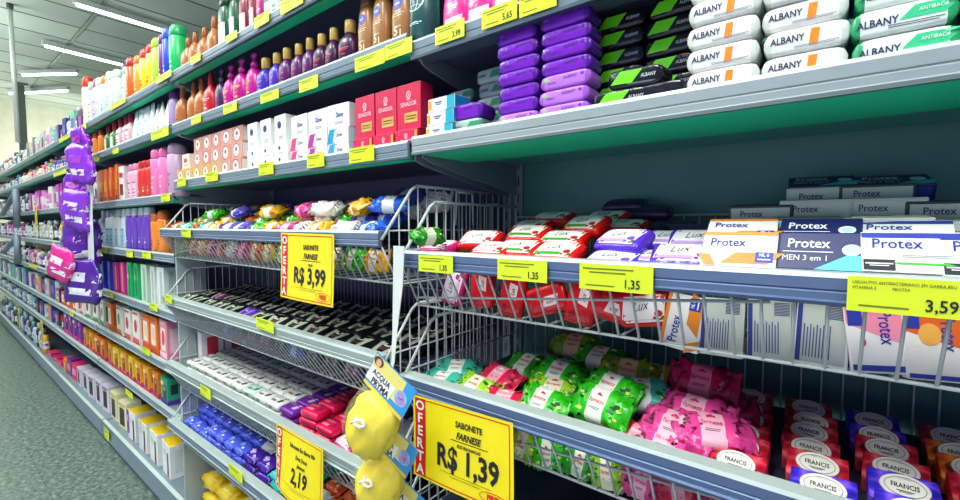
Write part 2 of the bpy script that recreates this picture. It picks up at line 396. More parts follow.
# ================================================================ PRODUCTS: soap bars, pouches, cartons
INK, WHITE, NAVY, GREY = M('#151722', 'ink'), M('#F4F4EE', 'card'), M('#1B2450', 'ink'), M('#8A949C', 'ink')
def small_lines(b, fr, cx, cy, w, h, m, n=3):
    for i in range(n): b.rect(fr, cx+(-.04*w if i % 2 else 0), cy+h/2-h*(i+.5)/n, w*(1 if i % 2 == 0 else .9), h/n*.38, m, .0007)
def long_bar(base, kind):
    w, d, h = .098, .058, .034; b = flowpack(w, d, h, M(base, 'film'), M({'orange': '#D9E0D6', 'green': '#2FA56A', 'violet': '#5A1D9A', 'lilac': '#A55BD0', 'black': '#14151F', 'sage': '#5B7C78'}[kind], 'film'))
    f = FR(d, h/2); t = ((0, 0, h), (1, 0, 0), (0, 1, 0))
    if kind == 'orange':
        b.rect(f, .010, .0, .010, .022, M('#F28A12', 'card'), nx=2, ny=4, skew=.1); b.text(f, -.021, .002, .0125, 'ALBANY', NAVY, .040, .02)
        small_lines(b, f, .012, -.0095, .05, .004, GREY, 2)
    if kind == 'green':
        b.rect(f, .024, .004, .040, .015, M('#35C98A', 'card'), nx=4, ny=4, skew=.9); b.text(f, -.023, -.001, .0125, 'ALBANY', NAVY, .040, .02); b.text(f, .025, .005, .006, 'ANTIBAC', WHITE, .03, lift=.0012)
        small_lines(b, f, .012, -.0085, .05, .005, M('#3C5B66', 'ink'), 2)
    if kind in ('violet', 'lilac'):
        dk = M('#3A0E74' if kind == 'violet' else '#6A2CA0', 'ink')
        b.text(f, .012, .006, .0085, 'ALBANY', dk, .034, .02); b.text(f, -.024, -.003, .006, 'floral', dk, .02)
        b.oval(f, -.034, .005, .012, .006, M('#9CC86A' if kind == 'lilac' else '#7A3CB8', 'card'))
        b.oval(f, .034, .007, .007, .006, dk); small_lines(b, t, 0, 0, .07, .02, dk, 3)
    if kind == 'black':
        b.rect(f, -.014, .002, .040, .021, M('#72F01A', 'card'), nx=4, ny=4, skew=.8); b.text(f, .026, .001, .008, 'ALBANY', M('#C9CED2', 'ink'), .032, .01)
        small_lines(b, f, .014, -.010, .05, .003, GREY, 2); b.rect(t, 0, .0, .05, .02, M('#57B41E', 'card'), skew=.8, nx=3, ny=3)
    if kind == 'sage':
        b.rect(f, .026, .002, .034, .016, M('#2F8F66', 'card'), nx=4, ny=4, skew=.8); b.text(f, -.022, .001, .0095, 'ALBANY', M('#26404A', 'ink'), .034, .02)
    return Kind('soap_bar', 'soap bar', b.mesh('soap_bar_'+kind), size=(w, d, h))
LB = {k: long_bar(c, k) for k, c in (('orange', '#F3F3EE'), ('green', '#EAF2EC'), ('violet', '#7A22C4'), ('lilac', '#C27AE8'), ('black', '#1A1A26'), ('sage', '#A9BDB6'))}
ZS = ZC[2]-.012+.0006
def column(kinds, pl, pr_, Y, word, z0=ZS, pitch=.0345, jit=.0025, where='on the shelf under the purple price rail', yaw=0):
    n = len(kinds); x0, x1 = xat(pl, Y-.029), xat(pr_, Y-.029)
    for i, k in enumerate(kinds):
        pos = 'bottom of' if i == 0 else ('top of' if i == n-1 else ORD[i]+' from the bottom of')
        LB[k].put(f'{word}, {pos} {where}', 'long wrapped soap bars on the nearest bay',
                  ((x0+x1)/2+random.uniform(-jit, jit), Y+random.uniform(-jit, jit), z0+i*pitch), (0, 0, yaw+R(random.uniform(-1.2, 1.2))), ((x1-x0)*.985/.098, 1, pitch/.0345))
column(['orange']*5, 683, 755, .776, 'white soap bar with orange patch', where='the left white stack')
column(['orange']*5, 756, 842, .776, 'white soap bar with orange patch', where='the right white stack')
column(['green']*5, 843, 951, .776, 'green cornered white soap bar', where='the stack right of orange ones')
column(['green']*5, 953, 1085, .776, 'green cornered white soap bar', where='the stack at photo edge')
column(['lilac', 'violet', 'violet', 'violet', 'violet', 'violet', 'violet'], 496, 536, .785, 'purple soap bar', pitch=.0278, where='the left purple stack')
column(['lilac', 'lilac', 'lilac', 'violet', 'violet', 'violet', 'violet'], 538, 588, .785, 'purple or lilac soap bar', pitch=.0282, where='the right purple stack')
column(['black']*6, 590, 640, .860, 'black soap bar with lime patch', pitch=.0335, where='the left black stack')
column(['black']*6, 641, 693, .860, 'black soap bar with lime patch', pitch=.0335, where='the right black stack')
column(['sage']*4, 448, 474, .865, 'grey green soap bar', pitch=.033, where='the left grey stack')
column(['sage']*5, 476, 502, .865, 'grey green soap bar', pitch=.033, where='the right grey stack')
LB['violet'].put('single purple soap bar lying before the grey stacks', 'long wrapped soap bars on the nearest bay', (xat(473, .79), .785, ZS+.034), (0, 0, R(2)))
LB['sage'].put('grey green soap bar under the single purple bar', 'long wrapped soap bars on the nearest bay', (xat(474, .79), .786, ZS))
for i, (px, Y, dz, yaw, tl, lab) in enumerate([(622, .782, .001, 4, 0, 'loose black soap bar at the front, left, under another'), (656, .784, .001, -3, 0, 'loose black soap bar at the front, right, lettering upside down'), (636, .790, .036, -7, 4, 'loose black soap bar lying crosswise on two others')]):
    LB['black'].put(lab, 'long wrapped soap bars on the nearest bay', (xat(px, Y), Y, ZS+dz), (0, R(tl), R(yaw)+(math.pi if i == 1 else 0)), (1, .8, 1))
# teal and white toothpaste-size cartons by the red packs
def teal_carton():
    w, d, h = .085, .05, .030; b = carton(w, d, h, WHITE); f = FR(d, h/2); b.rect(f, .030, 0, .024, .029, M('#17A7C4')); b.rect(f, -.036, .0, .010, .02, M('#F0A030')); b.text(f, -.008, .002, .012, 'Flor', M('#24508A', 'ink'), .03, .02)
    b.rect(RT(w, h/2), 0, 0, .048, .028, M('#0F86B8')); b.rect(TOP(h), .03, 0, .024, .048, M('#17A7C4')); return Kind('soap_carton', 'soap box', b.mesh('teal_carton'))
tk = teal_carton()
for i in range(3): tk.put(f'white soap box with teal end, {["bottom","middle","top"][i]} of three beside purple bar', 'white and teal soap boxes', (-.705+.004*i, .775, ZS+i*.031), (0, 0, R(-2)))

# ---- pink standing packs on the second shelf of the nearest bay
def stand_pack(base, lines, acc, w=.09, h=.15):
    b = MB(); b.loft([[(x, y, z) for x, y in sup(20, rx, ry, 3)] for z, rx, ry in ((0, w*.46, .022), (.01, w*.5, .026), (h*.5, w*.49, .024), (h*.85, w*.47, .012), (h*.93, w*.48, .003), (h, w*.48, .002))], M(base, 'film')); b.ready()
    f = ((0, -.03, 0), (1, 0, 0), (0, 0, 1))
    for i, (t, s, z) in enumerate(lines): b.text(f, 0, h*z, s, t, M(acc, 'ink'), w*.75, .02)
    b.rect(f, 0, h*.22, w*.6, h*.16, M('#F7D9E8', 'card'), nx=5, ny=3); return b
spk = Kind('refill_pouch', 'refill pouch', stand_pack('#E0248C', [('SOFT', .02, .62), ('care', .014, .45)], '#FFFFFF').mesh('pink_pouch'))
for i, px in enumerate((461, 485, 511)): spk.put(f'magenta refill pouch, {ORD[i]} from left on the shelf above purple soaps', 'magenta refill pouches', (xat(px, .79), .79, ZC[1]-.0115), (0, 0, R(-3+3*i)))

# ================================================================ NEAREST BAY, UPPER BASKET: script soaps and boxed soaps
def lay(k, px, py, Y, tilt, yaw, label, group, sc=(1, 1, 1), roll=0, dz=0):
    x, z = un(px, py, Y); h = k.size[2]*sc[2]
    m = Matrix.Rotation(R(yaw), 3, 'Z') @ Matrix.Rotation(R(tilt), 3, 'X') @ Matrix.Rotation(R(roll), 3, 'Z')
    p = Vector((x, Y, z+dz)) - m @ Vector((0, 0, h))
    return k.put(label, group, p, m.to_euler(), sc)
def script_soap(base, panel, stripe, spot):
    w, d, h = .100, .066, .032; b = flowpack(w, d, h, M(base, 'film'), None, 3.2); t = TOP(h)
    b.rect(t, 0, 0, .082, .050, M(panel, 'card'), nx=8, ny=6, skew=.18)
    b.rect(t, -.012, -.016, .056, .008, M(stripe, 'card'), nx=6, ny=2, skew=.18, lift=.0007)
    b.text(t, -.004, .006, .024, 'Lux', INK, .034, -.006, .55, .12, lift=.0011)
    b.oval(t, .028, -.010, .016, .012, M(spot, 'card'), .0009); b.oval(t, .036, -.018, .008, .007, M('#2A6A2A', 'card'), .0009); b.oval(t, .020, -.018, .007, .006, M(spot, 'card'), .0009)
    return Kind('soap_pack', 'soap', b.mesh('script_soap'), size=(w, d, h))
SR, SG, SP, SM = script_soap('#E01818', '#F6EEE8', '#F6EEE8', '#C01020'), script_soap('#E3140C', '#F4F0E6', '#3FA02C', '#B01010'), script_soap('#5A2FC8', '#F0ECEE', '#C79BE0', '#7A4CC0'), script_soap('#D6247E', '#F4ECF0', '#E9C9DC', '#B0208A')
GL1 = 'script lettered soaps in the upper near basket'
for k, px, py, Y, tl, yw, lb in [
    (SM, 438, 243, .775, 20, 4, 'magenta soap with white panel, leftmost at the front rail'),
    (SR, 479, 236, .80, 34, 10, 'red soap with white panel leaning up, second from left'),
    (SR, 492, 246, .757, 25, -4, 'red and white soap in front, under the leaning red one'),
    (SG, 517, 245, .765, 28, 2, 'red soap with green stripe at the front, third from left'),
    (SG, 527, 230, .845, 30, -3, 'red soap with green stripe, second row, left of two'),
    (SG, 556, 248, .762, 30, -3, 'red soap with green stripe at the rail, above middle price tag'),
    (SG, 563, 235, .83, 26, 4, 'red soap with green stripe, second row, right of two'),
    (SG, 584, 221, .90, 34, -14, 'red soap with green stripe on top of the heap'),
    (SP, 621, 235, .80, 30, -17, 'purple soap with white panel lying on top, tilted right'),
    (SP, 612, 256, .757, 24, -3, 'purple soap with lilac panel at the front rail, left'),
    (SP, 683, 251, .765, 30, 8, 'purple soap with white panel at the rail beside orange box'),
    (SP, 652, 254, .775, 18, -10, 'purple soap between two others at the front rail'),
    (SP, 668, 236, .87, 28, -6, 'purple soap in the second row behind, middle'),
    (SP, 697, 237, .86, 34, 4, 'purple soap in the second row, right beside green boxes'),
    (SR, 553, 214, .97, 20, 3, 'red soap at the back of the heap, left'),
    (SR, 606, 214, .99, 24, -4, 'red soap at the back of the heap, middle'),
    (SR, 624, 222, .95, 20, 6, 'red soap at the back of the heap, right'),
    (SR, 531, 223, .92, 22, -4, 'red soap with white panel at the back, below leftmost back one')]:
    lay(k, px, py, Y, tl, yw, lb, GL1)
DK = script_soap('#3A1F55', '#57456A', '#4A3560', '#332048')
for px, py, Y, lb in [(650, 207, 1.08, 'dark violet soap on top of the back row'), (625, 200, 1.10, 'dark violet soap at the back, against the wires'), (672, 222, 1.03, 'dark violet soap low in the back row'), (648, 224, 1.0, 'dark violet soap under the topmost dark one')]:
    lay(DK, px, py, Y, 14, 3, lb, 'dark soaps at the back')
def boxed(base, text, ink, deco, sub=None, fcol=None, w=.098, d=.063, h=.032):
    b = carton(w, d, h, M(base), .0025); t = TOP(h); fr = FR(d, h/2)
    deco(b, t, w, d)
    b.text(t, -.014, .012, .0205, text, M(ink, 'ink'), .062, .012)
    if sub: b.text(t, -.018, -.012, .012, sub, WHITE, .05, .0)
    b.rect(fr, 0, 0, w*.9, h*.7, M(fcol or ('#1F2B66' if base != '#16205E' else '#2C3FA0'))); b.text(fr, -.012, .001, .015, text, M('#27306A', 'ink') if fcol else WHITE, .05, .01, lift=.0011)
    # back of the box: barcode and small print
    bk = ((0, 0, 0), (-1, 0, 0), (0, 1, 0))
    b.rect(bk, 0, 0, w*.9, d*.86, M('#BEC4B8')); small_lines(b, bk, -.012, .006, .05, .034, M('#3C4A86', 'ink'), 9)
    for i in range(9): b.rect(bk, .024+.0024*i, -.014, .0012, .02, M('#20306E', 'ink'), .0009)
    b.rect(bk, .0, .0275, w*.9, .006, M('#2A3684'), .0009)
    return Kind('soap_box', 'soap box', b.mesh('soap_box'), size=(w, d, h))
def d_orange(b, t, w, d):
    O = M('#F08A1C'); b.rect(t, 0, .0285, w*.98, .006, O, .0006); b.rect(t, .018, -.016, .060, .020, O, .0004, skew=1.0); b.rect(t, -.040, -.020, .016, .020, O, .0004, skew=-.5); b.rect(t, .034, -.014, .022, .018, M('#1B3FA8'), .0007)
    b.text(t, .034, -.010, .0075, 'NL 6', WHITE, .018, .02, lift=.0012); b.rect(t, .034, -.018, .016, .002, WHITE, .0011)
def d_navy(b, t, w, d):
    b.rect(t, .030, -.018, .052, .024, M('#53C8E8'), .0005, skew=.9, taper=.5); b.oval(t, .032, .002, .020, .018, WHITE, .0008); b.oval(t, .032, .002, .013, .012, M('#A9D8EE'), .001)
    b.rect(t, -.015, -.002, .056, .0012, WHITE, .0007)
def d_green(b, t, w, d):
    b.rect(t, 0, .025, w*.98, .008, M('#2A3AA0'), .0005); b.rect(t, .008, -.018, .05, .003, M('#3CC22C'), .0006, skew=-2.5); b.rect(t, -.032, -.021, .030, .016, M('#1E2434'), .0006)
    b.text(t, -.032, -.021, .008, 'Balance', WHITE, .026, .0, lift=.0011); small_lines(b, t, .012, -.007, .045, .005, GREY, 2)
def d_pink(b, t, w, d):
    b.rect(t, -.026, 0, .042, d*.95, M('#F58FA8'), .0004, skew=.5); b.rect(t, -.03, -.02, .026, .016, M('#2136A0'), .0008); b.rect(t, .042, 0, .008, d*.9, M('#2136A0'), .0006); b.oval(t, .006, -.014, .012, .006, M('#D83060'), .0008)
def d_amber(b, t, w, d):
    b.rect(t, -.026, 0, .044, d*.95, M('#E8641A'), .0004, skew=.4); b.oval(t, -.012, -.006, .03, .022, M('#F6B24A'), .0007); b.rect(t, -.032, -.022, .026, .014, M('#2136A0'), .001); b.rect(t, .044, 0, .006, d*.9, M('#2136A0'), .0006)
def d_pale0(b, t, w, d): b.rect(t, .02, -.012, w*.5, .016, M('#5A8A3A'), .0005, skew=1)
def d_pale(b, t, w, d): b.rect(t, 0, -.022, w*.9, .012, M('#C8CDC2'), .0005); b.rect(t, .03, .004, .03, .03, M('#D7DBD0'), .0005)
PO, PN, PG = boxed('#F6F2E8', 'Protex', '#23309A', d_orange), boxed('#16205E', 'Protex', '#F4F6FA', d_navy, 'MEN 3 em 1'), boxed('#F1F4EE', 'Protex', '#1E2A9A', d_green)
PP, PA, PW = boxed('#F4F0EC', 'Protex', '#23309A', d_pink), boxed('#F4EEE4', 'Protex', '#23309A', d_amber), boxed('#C6CCBE', 'Protex', '#27306A', d_pale, None, '#D2D8C8')
GP = 'boxed soaps in the upper near basket'
for k, px, py, Y, tl, yw, lb in [
    (PO, 738, 249, .757, 52, 0, 'white and orange soap box in front, right of purple soaps'),
    (PO, 741, 229, .822, 30, 2, 'orange topped soap box just behind the front orange one'),
    (PN, 821, 251, .757, 54, -2, 'navy soap box at the front, with pale blue corner'),
    (PN, 819, 231, .825, 38, -3, 'navy soap box behind the front navy one'),
    (PG, 913, 252, .757, 52, 2, 'white soap box with blue band at the front, right end'),
    (PG, 903, 232, .825, 30, -4, 'white and green soap box behind the front right one'),
    (PG, 1002, 256, .757, 52, 0, 'white soap box with blue band, cut by the photo edge')]:
    lay(k, px, py, Y, tl, yw, lb, GP)
PD = boxed('#2E3A30', 'Protex', '#C8CEC0', d_pale0, None, '#CDD3C4')
for ci, px in enumerate((754, 815, 884, 955)):
    for ri, (Y, top) in enumerate(((.884, .014), (.952, .044), (1.022, .070))):
        if (ci, ri) in ((0, 2), (3, 2)): continue
        for q in range(2 if ri else 3):
            z = H+top-.033*(q+1)-(.006 if ci in (0, 3) else 0)
            k = PD if (q+ri+ci) % 3 == 1 else PW
            k.put(f'{"dark topped" if k is PD else "pale"} soap box, {["top", "second", "third"][q]} of the {ORD[ri]} stack back, {ORD[ci]} rear column', 'pale boxes behind the front boxed soaps',
                  (xat(px, .862)+random.uniform(-.004, .004), Y, z), (R(random.uniform(1, 5)), 0, R(random.uniform(-4, 4))))
for px, py, Y, lb in [(822, 181, 1.025, 'dark soap box lying on the back of the second column'), (892, 180, 1.025, 'dark soap box lying on the back of the third column')]:
    lay(PN, px, py, Y, 20, 6, lb, GP)
# packs seen through the front wires
RB = flowpack(.1, .066, .032, M('#D81616', 'film'), None, 3.2); RB.rect(TOP(.032), .012, -.006, .036, .022, M('#F0D8D4', 'card'), nx=4, ny=3, skew=.3); RB.text(TOP(.032), .012, -.006, .014, 'Lux', INK, .024, 0, .5, lift=.0011); RB.oval(TOP(.032), -.03, .012, .02, .014, M('#A80C0C', 'film')); RBK = Kind('soap_pack', 'soap', RB.mesh('red_back'), (), (.1, .066, .032))
GW = 'packs behind the front wires of the upper near basket'
for i, (px, py, k, yw, rl) in enumerate([(452, 286, SM, 5, 80), (480, 288, RBK, 4, 94), (510, 296, RBK, 2, 86), (545, 299, RBK, 5, 20), (580, 302, RBK, 2, 82), (610, 304, RBK, 3, -12), (643, 309, SR, 6, 10)]):
    lay(k, px, py, .770, 78, yw, f'{"magenta" if i == 0 else "red"} soap standing behind the wires, {ORD[i]} from left', GW, (.86, .92, .8), rl)
for px, py, k, rl, back, lb in [(683, 322, PO, 82, 0, 'white and orange box slumped behind wires, left of barcodes'), (722, 327, PW, 90, 1, 'pale box showing blue small print behind wires'), (771, 330, PW, 92, 1, 'pale box showing barcode and navy edge behind wires'), (822, 334, PG, 88, 1, 'pale box back with narrow barcode behind wires'), (876, 338, PP, -83, 0, 'white and pink box standing on end behind wires'), (937, 344, PA, -86, 0, 'white and orange box on end behind wires, rightmost')]:
    if back:
        x, z = un(px, py, .768); m = Matrix.Rotation(R(3), 3, 'Z') @ Matrix.Rotation(R(78), 3, 'X') @ Matrix.Rotation(R(rl), 3, 'Z') @ Matrix.Rotation(math.pi, 3, 'Y')
        k.put(lb, GW, Vector((x, .768, z)), m.to_euler(), (.92, .95, .9))
    else: lay(k, px, py, .766, 78, 3, lb, GW, (.92, .95, .9), rl)

# ================================================================ NEAREST BAY, LOWER BASKET: printed pouches and oval label soaps
def pouch(base, lab, red, seed, w=.125, d=.075, h=.045):
    b = bag(w, d, h, M(base, 'film'), M(lab, 'card'), seed, .38); t = TOP(h); fr = FR(d, h/2)
    ink = M(red, 'ink')
    b.text(t, 0, .004, .0135, 'farnese', ink, .040, .008, lift=.0012); b.oval(t, 0, .0185, .008, .006, ink, .0011); b.oval(t, -.005, .0165, .005, .004, ink, .0011); b.oval(t, .005, .0165, .005, .004, ink, .0011)
    small_lines(b, t, 0, -.012, .024, .006, INK, 2)
    rnd = random.Random(seed)
    for k in range(12):
        s = 1 if k % 2 else -1; b.oval(t, s*rnd.uniform(.031, .05), rnd.uniform(-.022, .022), .014, .007, M(['#0E5A22', '#E8F26A', '#0C8030'][k % 3] if base[1] in '2479' else '#7A0E40'), .0007, 10)
    return Kind('soap_pouch', 'soap', b.mesh('printed_pouch'), size=(w, d, h))
FG, FG2, FL, FO = pouch('#2FC41E', '#F1F3E6', '#D22A22', 11), pouch('#27A01C', '#E6EDD8', '#D22A22', 12), pouch('#9BD32A', '#F4F0D2', '#D2442A', 13), pouch('#7FA02A', '#D8B58A', '#B83020', 14)
FT, FP, FR_, FK = pouch('#46C0A8', '#DFF0E6', '#D23A3A', 15), pouch('#F2489A', '#F7B8CC', '#D8204A', 16), pouch('#E02048', '#F49AB0', '#F4F0F0', 17), pouch('#B01848', '#D8648A', '#A0203A', 18)
GF = 'printed soap pouches in the lower near basket'
for k, px, py, Y, tl, yw, lb in [
    (FT, 440, 377, .765, 20, 12, 'teal soap pouch at the left end of the front rail'),
    (FT, 456, 365, .83, 22, 25, 'teal soap pouch behind the leftmost teal one'),
    (FL, 472, 384, .765, 34, -12, 'lime soap pouch with cream band at the front rail'),
    (FR_, 497, 373, .82, 30, -16, 'red soap pouch with pink band, left of the greens'),
    (FR_, 503, 396, .765, 20, 10, 'red soap pouch low at the rail, between lime and green'),
    (FG, 539, 399, .775, 42, -8, 'bright green pouch with white band at the rail, left'),
    (FG2, 524, 361, .90, 34, -14, 'dark green pouch at the back left of the heap'),
    (FG, 556, 369, .86, 32, -6, 'green pouch in the second row, white band tilted left'),
    (FG, 596, 402, .775, 54, -14, 'bright green pouch at the rail with large white label'),
    (FG, 607, 384, .815, 38, -16, 'green pouch lying just behind the large white label'),
    (FL, 553, 385, .82, 24, 8, 'lime pouch tucked between the green ones'),
    (FT, 640, 388, .84, 30, 20, 'teal pouch between the green and pink heaps'),
    (FO, 627, 371, .90, 50, 4, 'olive pouch with tan band standing at the back'),
    (FO, 573, 341, .99, 36, 3, 'olive pouch farthest back under the red soaps'),
    (FG2, 598, 352, .96, 26, -5, 'dark green pouch in the back row, right of olive'),
    (FL, 655, 372, .93, 30, 12, 'lime pouch at the back, right of tan band'),
    (FR_, 640, 433, .765, 20, -6, 'red pouch low at the rail before the pink heap'),
    (FP, 672, 424, .775, 38, -12, 'pink pouch at the front rail, largest of the pink heap'),
    (FP, 692, 408, .82, 40, -10, 'pink pouch in the second row of the pink heap'),
    (FP, 712, 424, .79, 26, 20, 'pink pouch at the right of the pink heap'),
    (FP, 665, 440, .755, 30, -8, 'pink pouch lowest at the rail'),
    (FK, 700, 379, .89, 56, -6, 'dark pink pouch standing upright at the back'),
    (FK, 720, 400, .90, 30, 12, 'dark pink pouch behind the heap on the right')]:
    lay(k, px, py, Y, tl, yw, lb, GF, (.98, .92, .90))
for i, (px, py, k) in enumerate([(520, 447, FL), (546, 455, FG), (578, 463, FG2), (606, 474, FL), (640, 483, FP), (678, 492, FR_), (716, 503, FK)]):
    lay(k, px, py, .772, 75, 3, f'pouch seen through the lower near wires, {ORD[i]} from left', 'pouches behind the wires of the lower near basket', (.56, .80, .62), 8 if i % 2 else -6)
def oval_soap(body, seed):
    w, d, h = .074, .056, .030; b = carton(w, d, h, body, .002); t = TOP(h)
    b.me_t = t; k = MB()
    # the oval paper label: a thin plate with rim, standing a little proud
    n = 28; secs = [[(0.0258*s*math.cos(2*math.pi*j/n), .0168*s*math.sin(2*math.pi*j/n), z) for j in range(n)] for s, z in ((1, 0), (1.0, .0025), (.97, .0035))]
    k.loft(secs, M('#DAD6C8'), False); k.ready(); f = ((0, 0, .004), (1, 0, 0), (0, 1, 0))
    k.ring(f, 0, 0, .043, .026, .0008, M('#6B7A78', 'ink')); k.text(f, 0, .001, .0088, 'FRANCIS', INK, .037, .012); k.text(f, 0, -.0065, .0045, 'Classico', M('#39424A', 'ink'), .02, 0, .3); small_lines(k, f, 0, .0105, .014, .001, GREY, 1)
    lm = k.mesh('oval_label'); lm.transform(Matrix.Translation((0, -.004, h+.0062)) @ Matrix.Rotation(R(24), 4, 'X'))
    return Kind('soap_box', 'soap box', b.mesh('oval_soap'), [('oval_label', lm, 'cream oval label')], (w, d, h))
OR_, OV, OO = oval_soap(mfloral('#7A0A1E', '#C41E34', '#E8606A'), 1), oval_soap(mfloral('#1A1070', '#3A2CC8', '#8A5CF0'), 2), oval_soap(mfloral('#8A2A10', '#E0601C', '#F4A040'), 3)
zl2 = ZCB[1]
for ci, (x, ks) in enumerate([(-.090, (OR_, OR_, OR_, OR_, OR_, OR_)), (.008, (OV, OR_, OR_, OR_, OR_, OR_)), (.102, (OV, OV, OR_, OR_, OV, OV)), (.196, (OR_, OR_, OR_, OO, OO, OR_)), (.290, (OV, OV, OR_, OR_, OR_, OV))]):
    for ri, k in enumerate(ks):
        k.put(f'{"violet" if k is OV else "orange" if k is OO else "red"} soap box with oval label, {ORD[ri]} from front, {ORD[ci]} column from left', 'soap boxes with oval labels',
              (x+random.uniform(-.004, .004)-.004*ri, .762+.060*ri, zl2-.0455+.003*(ri % 2)), (R(20), 0, R(random.uniform(-5, 5))+(math.pi if False else 0)))
# few packs far down in the third basket
for px, x, Y, lb in [(0, -.62, .82, 'purple soap pack low in the dark basket, left'), (0, -.50, .84, 'purple soap pack low in the dark basket, middle'), (0, -.36, .83, 'purple soap pack low in the dark basket, right')]:
    SP.put(lb, 'purple packs in the lowest near basket', (x, Y, ZCB[2]-.0435), (0, 0, R(8)))

# ================================================================ BOTTLES AND OTHER UPRIGHT PRODUCTS
def bottle(kind, body, cap, w=.06, d=.042, h=.2, acc='#FFFFFF', text=None, label=None):
    """returns Kind of nominal size; scaled when put. All stand on z=0."""
    n = 20; r, q = w/2, d/2; parts = []; mb_, mc = M(body, 'plastic'), M(cap, 'plastic')
    def cp(prof, e=2): return [('cap', round_body(prof, mc, 16, e).mesh('cap'), None)]
    if kind == 'lotion':      # slanting shoulders, same-colour cap on a narrow neck
        b = round_body([(0, r*.86, q*.9), (.004, r*.95, q), (h*.10, r, q), (h*.42, r*1.0, q), (h*.56, r*.92, q*.92), (h*.66, r*.58, q*.62), (h*.71, r*.36, q*.42), (h*.73, r*.34, q*.40)], mb_, n, 2.6)
        parts = cp([(h*.735, r*.38, q*.44), (h*.74, r*.40, q*.46), (h*.96, r*.26, q*.34), (h, r*.20, q*.26)])
    elif kind == 'gold':      # square shouldered oil bottle, cylindrical cap
        b = round_body([(0, r*.9, q*.9), (.004, r, q), (h*.52, r, q), (h*.62, r*.86, q*.92), (h*.70, r*.44, q*.56), (h*.74, r*.36, q*.46)], mb_, n, 3.4)
        parts = cp([(h*.745, r*.46, q*.58), (h*.75, r*.48, q*.6), (h*.985, r*.46, q*.58), (h, r*.42, q*.52)])
    elif kind == 'pump':      # narrow neck and small trigger top
        b = round_body([(0, r*.9, q*.9), (.004, r, q), (h*.52, r*.96, q), (h*.64, r*.6, q*.8), (h*.70, r*.34, q*.5)], mb_, n, 2.5)
        parts = cp([(h*.705, r*.44, q*.5), (h*.80, r*.44, q*.5), (h*.82, r*.30, q*.36), (h*.92, r*.26, q*.32), (h*.94, r*.52, q*.4), (h, r*.42, q*.32)])
    elif kind == 'shampoo':
        b = round_body([(0, r*.9, q*.9), (.004, r, q), (h*.68, r, q), (h*.78, r*.9, q*.92), (h*.82, r*.7, q*.75)], mb_, n, 3)
        parts = cp([(h*.822, r*.74, q*.8), (h*.83, r*.78, q*.84), (h*.98, r*.74, q*.8), (h, r*.66, q*.7)], 3)
    elif kind == 'spray':     # aerosol can: cylinder with domed cap
        b = round_body([(0, r*.94, r*.94), (.003, r, r), (h*.76, r, r), (h*.79, r*.86, r*.86)], mb_, n, 2)
        parts = cp([(h*.792, r*.92, r*.92), (h*.80, r*.94, r*.94), (h*.93, r*.90, r*.90), (h*.98, r*.7, r*.7), (h, r*.3, r*.3)])
    elif kind == 'tube':      # stands on its cap, crimped flat on top
        b = round_body([(h*.165, r*.82, r*.66), (h*.2, r*.9, r*.72), (h*.5, r*.95, r*.5), (h*.9, r*1.0, .004), (h, r*1.0, .002)], mb_, n, 2.2)
        parts = cp([(0, r*.78, r*.62), (.003, r*.82, r*.66), (h*.16, r*.78, r*.62)], 2.4)
    elif kind == 'cone':      # sharply pointed tube
        b = round_body([(h*.12, r*.9, q*1.0), (h*.3, r*.9, q), (h*.7, r*.5, q*.5), (h, r*.10, q*.12)], mb_, n, 2.4)
        parts = cp([(0, r*.84, q*.9), (h*.115, r*.86, q*.95)], 2.4)
    f = ((0, -max(q, r)-.002, 0), (1, 0, 0), (0, 0, 1)); fr_ = ((r+.002, 0, 0), (0, 1, 0), (0, 0, 1))
    lo, hi = (.18, .62) if kind == 'tube' else (.06, .55)
    if label:
        b.rect(f, 0, h*(lo+hi)/2, w*.72, h*(hi-lo)*.85, M(label, 'card'), nx=6, ny=4); b.rect(f, 0, h*(hi-.06), w*.6, h*.035, M(acc, 'ink'), .0008, nx=5)
        for i in range(3): b.rect(f, 0, h*(lo+.08+.09*i), w*(.5 if i % 2 else .38), h*.02, M(acc, 'ink'), .0008, nx=4)
    if text: b.text(f, 0, h*.40, h*.085, text, M(acc, 'ink'), w*.62, .02, lift=.001)
    if text or acc != '#FFFFFF':
        b.text(f, 0, h*.30, h*.045, 'care', M(acc, 'ink'), w*.5, .0, lift=.001); b.oval(f, 0, h*.22, w*.28, h*.05, M(acc, 'ink'), .0008, 12)
    return Kind('bottle', 'bottle', b.mesh('bottle_'+kind), parts, (w, d, h))
def box(base, decals, w=.06, d=.045, h=.16, name='product_box', cat='box'):
    b = carton(w, d, h, M(base), .0012); f = FR(d, 0); rt = RT(w, 0)
    for t in decals:
        if t[0] == 'r': b.rect(f, t[1]*w, t[2]*h, t[3]*w, t[4]*h, M(t[5]), .0004+.0002*len(t))
        if t[0] == 'R': b.rect(f, t[1]*w, t[2]*h, t[3]*w, t[4]*h, M(t[5]), .0010)
        if t[0] == 'o': b.oval(f, t[1]*w, t[2]*h, t[3]*w, t[4]*h, M(t[5]), .0012)
        if t[0] == 't': b.text(f, t[1]*w, t[2]*h, t[3], t[4], M(t[5], 'ink'), w*.8, .02, lift=.0016)
        if t[0] == 'g': b.rect(rt, t[1]*d, t[2]*h, t[3]*d, t[4]*h, M(t[5]), .0006)
        if t[0] == 'T': b.rect(TOP(h), 0, 0, w*.96, d*.96, M(t[1]), .0006)
    return Kind(name, cat, b.mesh(name), (), (w, d, h))
ROWX = {}
